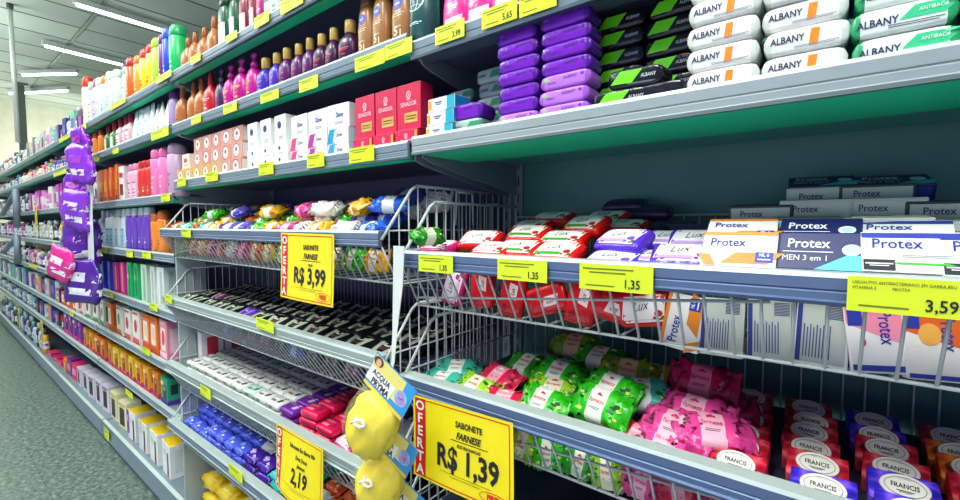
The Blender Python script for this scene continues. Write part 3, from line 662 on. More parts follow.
def put_row(items, Y, zd, place, group, x_left=None, x_right=None, fill=.92, wmax=.085, dy=.012):
    """items: (px, py_top, Kind, look). Width follows the spacing of the row."""
    xs = [xat(i[0], Y) for i in items]
    cnt = {}
    if 'third bay' in place: ROWX[[q for q in range(8) if (SH+['base shelf'])[q] in place][0]] = xs
    for i, (px, py, k, look) in enumerate(items):
        gaps = [abs(xs[i]-xs[j]) for j in (i-1, i+1) if 0 <= j < len(xs)]
        w = min(min(gaps)*fill, wmax); h = zat(px, py, Y)-zd
        h = max(.04, h)
        if 'third bay' in place and 'top shelf' not in place: h = min(h, {q: ZA[q-1]-.044-.008 for q in range(1, 7)}.get([q for q in range(8) if (SH+['base shelf'])[q] in place][0], 9)-zd)
        cnt[look] = cnt.get(look, 0)+1
        tot = sum(1 for q in items if q[3] == look)
        lab = f'{look}, only one {place}' if tot == 1 else f'{look}, {ORD[cnt[look]-1]} of {tot} from left {place}'
        sy = min(1.25, max(.6, w/k.size[0]*1.05))
        k.put(lab, group, (xs[i], Y+.011+random.uniform(-1, 1)*dy*.3, zd+.0006), (0, 0, R(random.uniform(-5, 5))), (w/k.size[0], sy, h/k.size[2]))

# ---------------------------------------------------------------- SECOND BAY, upper shelves
b2z = ZB[1]-.012
BR = bottle('lotion', '#B4672E', '#A85C28', .062, .046, .2, '#8A4A1E'); RED = bottle('lotion', '#C81428', '#C01022', .085, .05, .2, '#F6C8CC', 'DESEMBARAÇA'); DKP = bottle('pump', '#4A2158', '#3A2A4A', .05, .04, .2, '#8A5AA8')
PNK = bottle('pump', '#C4148C', '#B8108A', .062, .046, .2, '#F6C04A', 'VIVA'); BLU = bottle('gold', '#4A2CB0', '#C9A24A', .062, .046, .17, '#B9A0F0', 'óleo'); PUR = bottle('gold', '#5A1E66', '#C9A24A', .066, .048, .19, '#E0607A', 'liso'); MAR = bottle('gold', '#3E1440', '#CDA650', .068, .05, .2, '#E04A5A', 'brilho')
def brown5():
    w, d, h = .075, .05, .24; m = M('#A5713E', 'plastic'); r, q = w/2, d/2
    b = round_body([(0, r*.92, q*.92), (.004, r, q), (h*.5, r, q), (h*.74, r*.84, q*.9), (h*.80, r*.74, q*.8)], m, 20, 2.8); f = ((0, -q-.002, 0), (1, 0, 0), (0, 0, 1))
    b.oval(f, 0, h*.64, .036, .036, M('#1E3FBE'), .0007); b.text(f, 0, h*.64, .009, 'NIVEA', WHITE, .03, .03, lift=.0014)
    b.rect(f, 0, h*.50, .05, .0015, WHITE, .0008, nx=4); b.rect(f, 0, h*.47, .036, .002, WHITE, .0008, nx=4)
    b.text(f, -.006, h*.27, .040, '5', M('#F4E9C8', 'ink'), .03, .02); b.text(f, .012, h*.23, .030, '1', M('#F4E9C8', 'ink'), .03, .02); b.text(f, .008, h*.32, .012, 'em', M('#F4E9C8', 'ink'), .03); b.rect(f, 0, h*.10, .05, .012, M('#D9BB7A'), .0007, nx=5)
    return Kind('bottle', 'bottle', b.mesh('bottle_brown'), [('cap', round_body([(h*.802, r*.76, q*.82), (h*.98, r*.62, q*.7), (h, r*.5, q*.58)], M('#7A4A24', 'plastic'), 18, 2.6).mesh('cap'), 'dark brown cap')], (w, d, h))
B5 = brown5()
def teal_glass():
    w, h = .06, .22; r = w/2; m = M('#2E5F5C', 'plastic'); b = round_body([(0, r*.92, r*.92), (.004, r, r), (h*.8, r, r), (h*.86, r*.8, r*.8), (h*.88, r*.5, r*.5)], m, 24); f = ((0, -r-.002, 0), (1, 0, 0), (0, 0, 1))
    b.ring(f, 0, h*.55, .044, .075, .003, M('#CFE6DE', 'ink')); b.ring(f, 0, h*.55, .022, .075, .0022, M('#CFE6DE', 'ink'))
    for z in (.46, .55, .64): b.rect(f, 0, h*z, .040, .002, M('#CFE6DE', 'ink'), .0009, nx=5)
    b.text(f, 0, h*.22, .014, 'GLOBO', M('#CFE6DE', 'ink'), .045, .02)
    return Kind('bottle', 'bottle', b.mesh('bottle_teal'), [('cap', round_body([(h*.882, r*.6, r*.6), (h, r*.6, r*.6)], M('#23403E', 'plastic'), 18).mesh('cap'), None)], (w, .06, h))
TG = teal_glass()
put_row([(185, 83, BR, 'brown lotion bottle'), (196, 79, BR, 'brown lotion bottle'), (204, 75, BR, 'brown lotion bottle'), (214, 70, RED, 'red lotion bottle'), (223.5, 66, DKP, 'dark purple pump bottle'),
         (233, 62, PNK, 'magenta pump bottle'), (244.5, 56, PNK, 'magenta pump bottle'), (256, 50, PNK, 'magenta pump bottle'), (268, 56, BLU, 'violet bottle with gold cap'), (279, 51, BLU, 'violet bottle with gold cap'),
         (289, 46, PUR, 'purple bottle with gold cap'), (301, 42, PUR, 'purple bottle with gold cap'), (311, 36, PUR, 'purple bottle with gold cap'), (323, 32, MAR, 'maroon bottle with gold cap'), (334.5, 26, MAR, 'maroon bottle with gold cap'), (349.5, 18, MAR, 'maroon bottle with gold cap'),
         (367, -6, B5, 'tall brown bottle with blue disc'), (383, -14, B5, 'tall brown bottle with blue disc'), (403, -22, B5, 'tall brown bottle with blue disc'), (424, -30, TG, 'teal glass bottle with ring emblem')],
        .79, b2z, 'on second shelf, second bay', 'bottles on the second shelf of the second bay')
b1z = ZB[0]-.012
GWB = bottle('shampoo', '#1F5A3A', '#16402A', .055, .042, .2, '#E8F4E6', None, '#E8F0E4'); RWB = bottle('shampoo', '#8A1436', '#5A0A22', .055, .042, .2, '#F4D8DE', None, '#E9E0DA'); MGB = bottle('shampoo', '#B41E7A', '#7A0E52', .055, .042, .2, '#F4D0E4', 'seda'); WTB = bottle('shampoo', '#D9DED6', '#8FA39A', .055, .042, .2, '#5A7A6A', None, '#B8CFC2')
put_row([(192, 32, BR, 'brown lotion bottle'), (200, 27, BR, 'brown lotion bottle'), (208, 22, BR, 'brown lotion bottle'), (218, 11, BR, 'brown lotion bottle'), (231.5, -8, GWB, 'dark green bottle with white label'), (241, -14, GWB, 'dark green bottle with white label'), (250, -18, RWB, 'maroon bottle with pale label'), (258.5, -24, RWB, 'maroon bottle with pale label'), (266, -28, MGB, 'magenta shampoo bottle'), (274, -33, WTB, 'white shampoo bottle'), (283, -38, WTB, 'white shampoo bottle'), (294, -44, MGB, 'magenta shampoo bottle'), (306, -52, RWB, 'maroon bottle with pale label')],
        .79, b1z, 'on top shelf, second bay', 'bottles on the top shelf of the second bay')
# third shelf: boxed soaps
b3z = ZB[2]-.012+.0006
def circle_box(base, ringc):
    w, d, h = .092, .05, .060; b = carton(w, d, h, M(base)); f = FR(d, h/2)
    b.oval(f, 0, 0, .060, .054, M('#F6EFE4'), .0006); b.ring(f, 0, 0, .060, .054, .004, M(ringc), .0009); b.oval(f, 0, .004, .018, .016, M(ringc), .0010); small_lines(b, f, 0, -.014, .022, .006, M('#9A6A5A', 'ink'), 2)
    b.rect(RT(w, h/2), 0, 0, .044, .05, M('#EFE3D6'), .0006); return Kind('soap_carton', 'soap box', b.mesh('circle_box'), (), (w, d, h))
CB = [circle_box('#D9927A', '#A8485E'), circle_box('#DBA294', '#B05464'), circle_box('#E2B05C', '#B06A22')]
for row, pxs in enumerate([(184, 195, 205, 215, 226, 238, 250), (206, 216, 226, 237, 250), (204.5, 215, 226.5, 237.5, 251)]):
    for i, px in enumerate(pxs):
        k = CB[2] if (row == 0 and i < 5) else CB[(i+row) % 2]
        if row and i == 0: x = xat(pxs[0], .785)
        k.put(f'{"yellow" if k is CB[2] else "pink"} soap box with round seal, {ORD[row]} row up, {ORD[i]} from left', 'round seal soap boxes', (xat(205, .785)+(i-(2 if row == 0 else 0))*.0945, .785+.004*row, b3z+.0605*row), (0, 0, R(random.uniform(-1.5, 1.5))))
hb = carton(.085, .05, .065, M('#EFE3CC')); hb.oval(FR(.05, .0325), -.008, .004, .02, .02, M('#D8303A'), .0008); hb.oval(FR(.05, .0325), .008, .004, .02, .02, M('#D8303A'), .0009); hb.rect(FR(.05, .0325), 0, -.018, .05, .006, M('#C8A06A'))
Kind('soap_carton', 'soap box', hb.mesh('heart_box'), (), (.085, .05, .065)).put('cream soap box with red heart at left on round seal boxes', 'cream soap boxes', (xat(205, .785)-.0945*1.45, .79, b3z+.0605))
def white_box(w, d, h, seal, band=None, txt=None, side=None):
    b = carton(w, d, h, M('#EEF1EE')); f = FR(d, h/2)
    if seal: b.oval(f, -w*.05, h*.16, min(w, h)*.34, min(w, h)*.34, M(seal), .0008)
    if band:
        b.rect(f, -w*.30, 0, w*.38, h*.94, M(band), .0005, skew=.35); b.rect(f, w*.06, 0, w*.5, h*.8, WHITE, .0008, skew=.35)
    if txt: b.text(f, w*.08, h*.05, min(h*.36, .018), txt, M('#2A3F8A', 'ink'), w*.5, .02, .2, lift=.0014)
    small_lines(b, f, w*.06, -h*.28, w*.4, h*.14, GREY, 2)
    if side: b.rect(RT(w, h/2), 0, 0, d*.92, h*.9, M(side), .0006)
    return Kind('soap_carton', 'soap box', b.mesh('white_box'), (), (w, d, h))
WN, WN2 = white_box(.072, .05, .095, '#1E3468'), white_box(.09, .05, .038, '#1E3468')
GN = 'white soap boxes on the third shelf'
for r in range(2):
    for i, px in enumerate((262, 275, 288) if r == 0 else (263, 276, 289)):
        WN2.put(f'flat white soap box with navy dot, {"lower" if r == 0 else "upper"} row, {ORD[i]} from left', GN, (xat(262, .785)+i*.096, .785, b3z+r*.0385))
for i, px in enumerate((270, 280.5, 293)): WN.put(f'upright white soap box with navy dot, {ORD[i]} from left on flat ones', GN, (xat(262, .785)-.006+i*.098, .787, b3z+.077))
DV = [white_box(.098, .05, .042, None, c, 'Dove', s) for c, s in (('#F0387A', '#F7C2D6'), ('#B02A9A', '#E8C0E4'), ('#1A9AC8', '#BFE2F0'))]
DW = [white_box(.098, .05, .068, s, None, 'Dove', '#E4E8EA') for s in ('#DDE3E4', '#D8C8E8', '#DCE2E6')]
GD = 'white soap boxes with coloured bands'; names = ['pink', 'magenta', 'blue']
xd = xat(262, .785)+.3
for i in range(3):
    for r in range(2): DV[i].put(f'white soap box with {names[i]} band, {"lower" if r == 0 else "upper"} of two stacked', GD, (xd+i*.104+.01, .785, b3z+r*.0425))
    DW[i].put(f'larger white soap box on top of the {names[i]} banded boxes', GD, (xd+i*.104+.010, .786, b3z+.085), (0, 0, R(random.uniform(-3, 3))))
def red_box(w, d, h, tall):
    b = carton(w, d, h, M('#D4164A')); f = FR(d, 0); g = M('#F4B8C4', 'ink')
    b.text(f, 0, h*(.56 if tall else .32), .0145 if tall else .011, 'SENADOR', g, w*.86, .02)
    z = h*(.76 if tall else .66)
    b.ring(f, 0, z, .016 if tall else .011, .019 if tall else .012, .003 if tall else .002, g); b.rect(f, 0, z-(.011 if tall else .0065), .013 if tall else .009, .003, g, .0009); b.rect(f, 0, z, .003, .008 if tall else .005, g, .0009)
    if tall: b.rect(f, .008, h*.26, w*.55, h*.22, M('#D9A85A'), .0007); small_lines(b, f, .008, h*.26, w*.45, h*.12, M('#8A5A2A', 'ink'), 2)
    else: b.rect(f, w*.42, h*.5, w*.1, h*.8, M('#E9A03A'), .0007)
    b.rect(RT(w, h/2), 0, 0, d*.94, h*.96, M('#A80F38'), .0006)
    return Kind('soap_carton', 'soap box', b.mesh('red_box'), (), (w, d, h))
RT1, RT2 = red_box(.082, .045, .112, True), red_box(.082, .05, .042, False)
xr = xat(366, .785)+.03
for i in range(3):
    RT2.put(f'small crimson soap box, {ORD[i]} from left under the tall ones', 'crimson soap boxes', (xr+i*.086-.004, .783, b3z))
    RT1.put(f'tall crimson soap box with gold label, {ORD[i]} from left', 'crimson soap boxes', (xr+i*.086, .786, b3z+.0425), (0, 0, R(-1+i)))
mar = carton(.06, .05, .12, M('#2A1A26')); mar.oval(FR(.05, .06), 0, .0, .016, .02, M('#C9A24A'), .0008); mar.rect(FR(.05, .06), 0, -.03, .04, .01, M('#7A5A3A'))
Kind('soap_carton', 'soap box', mar.mesh('dark_box'), (), (.06, .05, .12)).put('dark brown box standing in shadow right of crimson boxes', 'dark boxes', (-.845, .90, b3z))

# ---------------------------------------------------------------- SECOND BAY, baskets
def grid(kinds, place, group, zt, xs, ys, layers=1, lh=.03, jit=.006, jr=9, tilt=(0, 0), dz=-.0445, words=None, z_slope=0, start=0, sc=(1, 1, 1)):
    for l in range(layers):
        for r, y in enumerate(ys):
            for i, x in enumerate(xs):
                k, w = kinds[random.randrange(len(kinds))] if words is None else words(l, r, i)
                if k is None: continue
                lay_ = '' if layers == 1 else ['lower', 'middle', 'upper', 'top'][l]+' layer, '
                k.put(f'{w}, {lay_}{ORD[r]} row back, {ORD[i+start]} from left {place}', group, (x+random.uniform(-jit, jit), y+random.uniform(-jit, jit)*.5, zt+dz+l*lh+z_slope*r), (R(random.uniform(*tilt)), 0, R(random.uniform(-jr, jr))), sc)
# topmost basket: mixed colourful pouches
MIX = [(FG, 'green pouch'), (FL, 'lime pouch'), (FP, 'pink pouch'), (pouch('#F2B01A', '#F6EFD8', '#D22A22', 21), 'yellow pouch'), (pouch('#5A58C8', '#E6E6F2', '#3A2A8A', 22), 'blue violet pouch'), (FT, 'teal pouch'), (pouch('#E86A2A', '#F4E4D0', '#C22A12', 23), 'orange pouch'), (pouch('#ECECE6', '#F4F2EA', '#D24A2A', 24), 'white pouch'), (pouch('#2C6AE0', '#E8F0F4', '#C22A32', 25), 'bright blue pouch'), (FO, 'olive pouch')]
xs1 = [-2.33+.1045*i for i in range(14)]
front = [6, 5, 6, 5, 3, 4, 4, 0, 3, 2, 7, 3, 7, 8]
back = [9, 0, 3, 3, 9, 6, 0, 9, 0, 3, 7, 0, 4, 8]
random.seed(31)
def w1(l, r, i):
    k, w = MIX[front[i]] if r == 0 else (MIX[back[i]] if r == 1 else MIX[(i*7+r*3) % 10]); return k, w
grid(None, 'in the topmost second bay basket', 'mixed soap pouches in the topmost basket', ZBB[0], xs1, [.765, .845, .925, 1.01], 1, 0, .01, 22, (14, 30), -.020, w1, .028, 0, (.80, .80, .95))
for i, (x, y, z, kk, rx, rz) in enumerate([(-1.22, .80, .020, 7, 20, 20), (-1.06, .81, .022, 3, 26, -25), (-.95, .82, .026, 8, 24, 30), (-1.35, .81, .020, 2, 20, -15), (-1.6, .82, .018, 3, 22, 12), (-1.86, .82, .02, 4, 22, -10), (-2.1, .82, .016, 0, 18, 8), (-.90, .96, .045, 7, 60, 4), (-.99, .93, .055, 4, 28, 8)]):
    k, w = MIX[kk]; k.put(f'{w} lying on top of the heap, {["sixth","seventh","ninth","fifth","third","second","first","tenth","eighth"][i]} from left, topmost basket', 'mixed soap pouches in the topmost basket', (x, y, ZBB[0]+z+.026), (R(rx), 0, R(rz)), (.88, .85, .9))
for i in range(15):
    k, w = MIX[[9, 6, 3, 2, 6, 7, 2, 6, 3, 0, 0, 3, 7, 0, 3][i]]
    lay(k, 0, 225, .772, 72, 3, f'{w} seen through the wires of the topmost basket, {ORD[i]} from left', 'pouches behind the topmost basket wires', (.78, .85, .8), 10 if i % 2 else -8) if False else k.put(f'{w} seen through the wires of the topmost basket, {ORD[i]} from left', 'pouches behind the topmost basket wires', (-2.33+.098*i, .79, ZBB[0]-.090), (R(72), 0, R(random.uniform(-6, 6))), (.76, .85, .8))
FG2.put('green and white pouch bulging out between the two upper baskets', 'mixed soap pouches in the topmost basket', W(425, 243, .71), (R(36), 0, R(76)), (.62, .5, .8))
# second basket: black packs with pale bows
def bow_pack(base, pale, panel):
    w, d, h = .112, .078, .036; b = flowpack(w, d, h, M(base, 'film'), None, 4.5); t = TOP(h); f = FR(d, h/2)
    p = M(pale, 'card')
    for s in (-1, 1): b.rect(t, s*.028, .0, .018, .046, p, nx=3, ny=4, skew=.25*s); b.rect(t, s*.016, .012, .016, .012, p, nx=2, ny=2, lift=.0006)
    b.rect(t, 0, -.006, .034, .016, M(panel, 'card'), nx=4, ny=2, lift=.0007); b.rect(t, 0, .006, .022, .004, M('#E9E4D8', 'card'), nx=3, lift=.001)
    b.rect(f, 0, 0, .05, .012, M(panel, 'card'), nx=4, ny=2); b.rect(f, 0, .0, .034, .004, M('#E9E4D8', 'card'), nx=3, lift=.001)
    for s in (-1, 1): b.rect(f, s*.034, 0, .010, .020, p, nx=2, ny=3)
    return Kind('soap_pack', 'soap', b.mesh('bow_pack'), (), (w, d, h))
BK, BP = bow_pack('#15131C', '#A6B49A', '#4A2A30'), bow_pack('#5A2A9A', '#8A6AD0', '#3A1A6A')
BM = bow_pack('#7A2A6A', '#D8B8C8', '#B01A5A')
random.seed(5)
def w2(l, r, i):
    if (r, i) == (1, 1): return BM, 'plum soap'
    if (r, i) == (0, 5): return BP, 'purple soap'
    return BK, 'black soap'
grid(None, 'in second basket, second bay', 'black soaps in the second basket', ZBB[1], [-2.31+.116*i for i in range(13)], [.775, .86, .945, 1.03], 1, 0, .005, 10, (10, 24), -.0445, w2, .006)
for i in range(14): (BM if i in (6, 7, 12) else MIX[8][0] if i in (4, 9) else BK).put(f'soap pack seen through the second basket wires, {ORD[i]} from left', 'packs behind the second basket wires', (-2.32+.104*i, .79, ZBB[1]-.10), (R(74), 0, R(random.uniform(-6, 6))), (.78, .8, .7))
# third basket: rows of small white packs, purple and red at the right
def mini(base, marks, dot):
    w, d, h = .088, .056, .028; b = flowpack(w, d, h, M(base, 'film'), None, 4); t = TOP(h); f = FR(d, h/2)
    b.rect(t, .024, .004, .018, .030, M(marks, 'ink'), nx=2, ny=2, skew=.3); b.rect(t, -.012, -.008, .030, .010, M(dot, 'ink'), nx=3); small_lines(b, t, -.012, .012, .04, .010, GREY, 2)
    b.text(f, 0, 0, .014, 'LINE', M('#3A3F4A', 'ink'), .05, .04); b.rect(f, -.034, 0, .008, .016, M('#7AA88A'), nx=1, ny=2); return Kind('soap_pack', 'soap', b.mesh('mini_pack'), (), (w, d, h))
MW, MGN, MPU, MRE = mini('#E4E8E2', '#4A3A40', '#8A5A5A'), mini('#BFE0CC', '#2F7A5A', '#3A8A6A'), mini('#7A2AA0', '#C8B0D8', '#4A1470'), mini('#E01450', '#8A0A30', '#F07A98')
random.seed(9)
def w3(l, r, i):
    if (l, r, i) in ((1, 0, 6), (1, 4, 2), (1, 3, 4)): return MGN, 'mint green soap'
    if i == 9: return MPU, 'purple soap'
    return (MW, 'white soap')
grid(None, 'in third basket', 'white soaps in the third basket', ZBB[2], [-2.235+.0925*i for i in range(10)], [.762, .824, .886, .948, 1.010], 2, .0285, .002, 2, (4, 7), -.0445, w3, .004)
for l in range(3):
    for r in range(4):
        for i in range(2):
            MRE.put(f'crimson soap, {["lower","middle","upper"][l]} layer, {ORD[r]} row back, {"left" if i == 0 else "right"} stack in third basket', 'crimson soaps in the third basket', (-1.285+.093*i+.01*l, .764+.062*r, ZBB[2]-.0440+.0285*l+.003*r), (R(5), 0, R(random.uniform(-5, 5)))) if not (i == 1 and l == 2) else None
for i, (x, kk, w) in enumerate([(-1.09, SM, 'magenta and white soap'), (-.985, MIX[7][0], 'white pouch'), (-.905, SR, 'red soap')]):
    for r in range(3): kk.put(f'{w}, {ORD[r]} row back near the right end of third basket', 'soaps at the right end of the third basket', (x, .77+.085*r, ZBB[2]-.043), (R(12), 0, R(-8+5*r)))
# tall white and red box behind wires at the left of third basket
BRW = box('#F2ECEA', [('r', 0, .5, .5, .7, '#D83A48'), ('R', 0, .62, .34, .26, '#F6EFEF'), ('r', 0, .12, .8, .08, '#C02A3A'), ('g', 0, .5, .5, .6, '#D86A72')], .10, .06, .14, 'product_box')
for r in range(2):
    for q in range(1): BRW.put(f'white and red carton at the left end, {"front" if r == 0 else "rear"} one, second basket underside', 'white and red cartons', (-2.31, .86+.08*r, ZBB[2]-.0445+.052), (0, 0, R(20)), (1, 1, .95)) if False else None
BRW.put('white and red carton standing at the left end of third basket', 'white and red cartons', (-2.322, .855, ZBB[2]-.0445), (0, 0, R(88)), (.95, .8, 1.15)); BRW.put('white and red carton behind another at third basket left end', 'white and red cartons', (-2.322, .962, ZBB[2]-.0445), (0, 0, R(92)), (.95, .8, 1.15))
# fourth basket: blue packs standing on edge, violet packs, teal and orange
def wavy(base, pale, seed):
    w, d, h = .1, .064, .034; b = bag(w, d, h, M(base, 'film'), M(base, 'film'), seed, .3, .004); t = TOP(h)
    b.oval(t, -.014, .004, .040, .024, M(pale, 'film')); b.oval(t, .022, -.008, .018, .012, M('#F4F4FA', 'card'), .0008); small_lines(b, t, -.012, .004, .024, .008, M('#F4F4FA', 'ink'), 2)
    return Kind('soap_pack', 'soap', b.mesh('wavy_pack'), (), (w, d, h))
BB, VV, TT, OO2, WW = wavy('#4C62EA', '#8CA0FA', 41), wavy('#4A1FA8', '#C9A8F0', 42), wavy('#2FC0C4', '#F0F4F4', 43), wavy('#F0641E', '#F4F0EC', 44), wavy('#E8ECF2', '#3A4A8A', 45)
random.seed(13)
grid(None, 'in lowest basket', 'blue soaps in the lowest basket', ZBB[3], [-2.31+.088*i for i in range(7)], [.765, .83, .895, .96, 1.025], 2, .037, .004, 8, (6, 14), -.040, lambda l, r, i: (BB, 'blue wavy soap') if not (l == 1 and r == 0 and i < 3) else (None, ''), .006, 0, (.86, .9, .95))
grid(None, 'in lowest basket', 'violet soaps in the lowest basket', ZBB[3], [-1.70, -1.60], [.77, .845, .92, .995], 2, .037, .005, 8, (8, 16), -.040, lambda l, r, i: (VV, 'violet and white soap') if r % 2 == 0 or l == 0 else (WW, 'white and blue soap'), .006, 0, (.9, .95, .9))
grid(None, 'in lowest basket', 'teal soaps in the lowest basket', ZBB[3], [-1.49, -1.385], [.77, .845, .92], 2, .037, .005, 8, (8, 16), -.040, lambda l, r, i: (TT, 'teal and white soap'), .006, 0, (.9, .95, .9))
grid(None, 'in lowest basket', 'orange soaps in the lowest basket', ZBB[3], [-1.27, -1.165, -1.06, -.955], [.77, .845, .92], 2, .037, .005, 8, (8, 16), -.040, lambda l, r, i: (OO2, 'orange and white soap') if (r+i) % 3 else (WW, 'white and navy soap'), .006, 0, (.9, .95, .9))
# base shelf: yellow bags
YB = bag(.16, .11, .085, M('#EFC81E', 'film'), M('#F2D43A', 'film'), 51, .4, .009); YB.oval(TOP(.085), 0, 0, .05, .04, M('#F6F0C8', 'card'), .001); small_lines(YB, TOP(.085), 0, 0, .036, .014, M('#B08A10', 'ink'), 2)
YK = Kind('sponge_bag', 'bag', YB.mesh('sponge_bag'), (), (.16, .11, .085))
for r in range(2):
    for i in range(8):
        for l in range(2): YK.put(f'yellow bag on the base shelf, {"lower" if l == 0 else "upper"} layer, {ORD[r]} row back, {ORD[i]} from left', 'yellow bags on the base shelf', (-2.26+.17*i, .845+.125*r, .158+.093*l), (R(random.uniform(-3, 4)), 0, R(random.uniform(-10, 10))), (.92, .92, .96))

# ================================================================ PRICE TAGS
LIME = M('#D9EA1E', 'card')
def ptag(px, py, Y, w, h, lab, price=None, lines=2, yaw=0, roll=0, long=None):
    x, z = un(px, py, Y-.004); b = MB(); b.box(-w/2, w/2, -.0006, .0006, -h/2, h/2, LIME); f = ((0, -.0006, 0), (1, 0, 0), (0, 0, 1))
    if long:
        for i, t in enumerate(long): b.text(f, -w*.46, h*(.34-.15*i), h*.115, t, INK, w*.9, .0, align='LEFT')
    else:
        for i in range(lines): b.rect(f, -w*.10, h*(.32-.14*i), w*(.7-.2*i), h*.05, M('#6A7A1A', 'ink'), .0005)
    b.rect(f, -w*.2, -h*.32, w*.4, h*.045, M('#6A7A1A', 'ink'), .0005)
    if price: b.text(f, w*.24, -h*.22, h*.44, price, INK, w*.42, .015)
    o = obj('shelf_price_tag', b.mesh('price_tag'), None, (x, Y-.006, z), (R(0), R(roll), R(yaw)))
    return tag(o, lab, 'price tag', 'yellow price tags')
S3, S2 = .74, .68
for px, py, Y, w, h, lab, pr in [
    (436, 264, S2, .098, .036, 'yellow tag 1,35 at the left end of the near basket rail', '1,35'), (522, 270.5, S2, .105, .038, 'yellow tag 1,35 under the red soaps, middle of rail', '1,35'), (615, 278, S2, .118, .042, 'yellow tag 1,35 under the purple soaps, third along rail', '1,35')]:
    ptag(px, py, Y, w, h, lab, pr, 2, 1)
ptag(909, 297, S2, .106, .041, 'large yellow tag 3,59 at the right of the near rail', '3,59', long=['SABON PTO ANTIBACTERIANO 2M GARRA 85U', 'VITAMINA E            PROTEX'])
for px, py, w, h, lab, pr in [(450, 32.5, .085, .038, 'yellow tag 3,99 on the rail above the purple soaps, left', '3,99'), (499.5, 15, .086, .038, 'yellow tag 5,65 on the rail above the purple soaps, middle', '5,65'), (538, 2, .08, .038, 'yellow tag on the rail above purple soaps, cut by frame', None)]: ptag(px, py, S3, w, h, lab, pr)
for px, py, w, h, lab in [(345, 73, .09, .034, 'yellow tag below the maroon bottles'), (370, 61, .12, .036, 'yellow tag below the tall brown bottles, left'), (399, 49, .095, .036, 'yellow tag below the tall brown bottles, right'), (309, 84, .1, .036, 'yellow tag below the purple bottles'), (270, 96.5, .12, .03, 'yellow tag below the violet bottles'), (230.5, 108, .11, .034, 'yellow tag below the magenta pump bottles'), (196.5, 120, .10, .03, 'yellow tag below the brown bottles, left end'),
    (182, 182.2, .10, .036, 'yellow tag at left end of the boxed soap shelf'), (212, 176.7, .12, .036, 'yellow tag below the round seal boxes'), (266.5, 168.8, .1, .040, 'yellow tag below the white soap boxes'), (316, 160.5, .09, .04, 'yellow tag below the pink banded boxes'), (362, 154.5, .105, .04, 'yellow tag below the crimson boxes')]:
    if 'maroon' in lab: continue
    ptag(px, py, S3, w, h, lab)
for px, py, w, h, lab in [(262, 20, .1, .036, 'yellow tag on the top rail below green bottles'), (232, 37, .09, .026, 'pale tag on the top rail below brown bottles'), (196, 59, .1, .032, 'yellow tag at left end of the top rail, second bay'), (292, 3, .13, .04, 'yellow tag on the top rail cut by the frame')]: ptag(px, py, S3, w, h, lab)
for px, py, w, h, lab in [(186.5, 233, .10, .032, 'yellow tag on the topmost basket rail, left'), (169, 299, .09, .034, 'yellow tag at left end of second basket rail'), (265.5, 325, .115, .036, 'yellow tag on the second basket rail, middle'), (206, 392, .1, .042, 'yellow tag on the third basket rail, left'), (236, 473, .11, .04, 'yellow tag on the lowest basket rail')]: ptag(px, py, S2, w, h, lab, None, 2, 0, 2)
for i, (px, py, w, h, lab) in enumerate([(164, 77, .2, .03, 'top shelf, right end'), (118, 104, .3, .03, 'top shelf, left part'), (160, 134, .24, .04, 'second shelf, right end'), (116, 151, .12, .03, 'second shelf, middle'), (97, 159, .12, .03, 'second shelf, left end'), (166, 197.5, .12, .036, 'third shelf, right end'), (104.5, 250, .14, .036, 'fourth shelf, left end'), (130, 254, .12, .036, 'fourth shelf, middle'), (147, 255, .14, .036, 'fourth shelf, right'), (111, 294, .12, .036, 'fifth shelf, left'), (154, 307, .12, .036, 'fifth shelf, right'), (72, 314, .14, .036, 'sixth shelf, left'), (146, 351, .14, .036, 'sixth shelf, right'), (129.5, 394, .14, .036, 'seventh shelf, middle')]):
    ptag(px, py, S3, w, h, f'yellow tag on the third bay, {lab}')
for i, (px, py, w, h, lab) in enumerate([(72, 134, .9, .034, 'top shelf rail'), (60, 173, .5, .034, 'second shelf rail'), (33, 266, .5, .034, 'fifth shelf rail')]): ptag(px, py, S3, w, h, f'long yellow strip on the fourth bay {lab}')
for px, py, lab in [(36, 217, 'fourth shelf'), (42, 332, 'base shelf'), (19, 318, 'lower shelf, farther left')]:
    x, z = un(px, py, .725); b = MB(); b.box(-.06, .06, -.0006, .0006, -.12, .12, M('#E8D60E')); b.text(((0, -.0006, 0), (1, 0, 0), (0, 0, 1)), 0, 0, .06, 'OFERTA', INK, .2, .02, 0, math.pi/2)
    tag(obj('hanging_offer_card', b.mesh('offer_card'), None, (x, .725, z)), f'tall yellow card hanging from the {lab} of the far bays', 'card', 'tall yellow cards')
ptag(107, 434, .735, .12, .07, 'yellow tag stuck on the base rail above the floor')

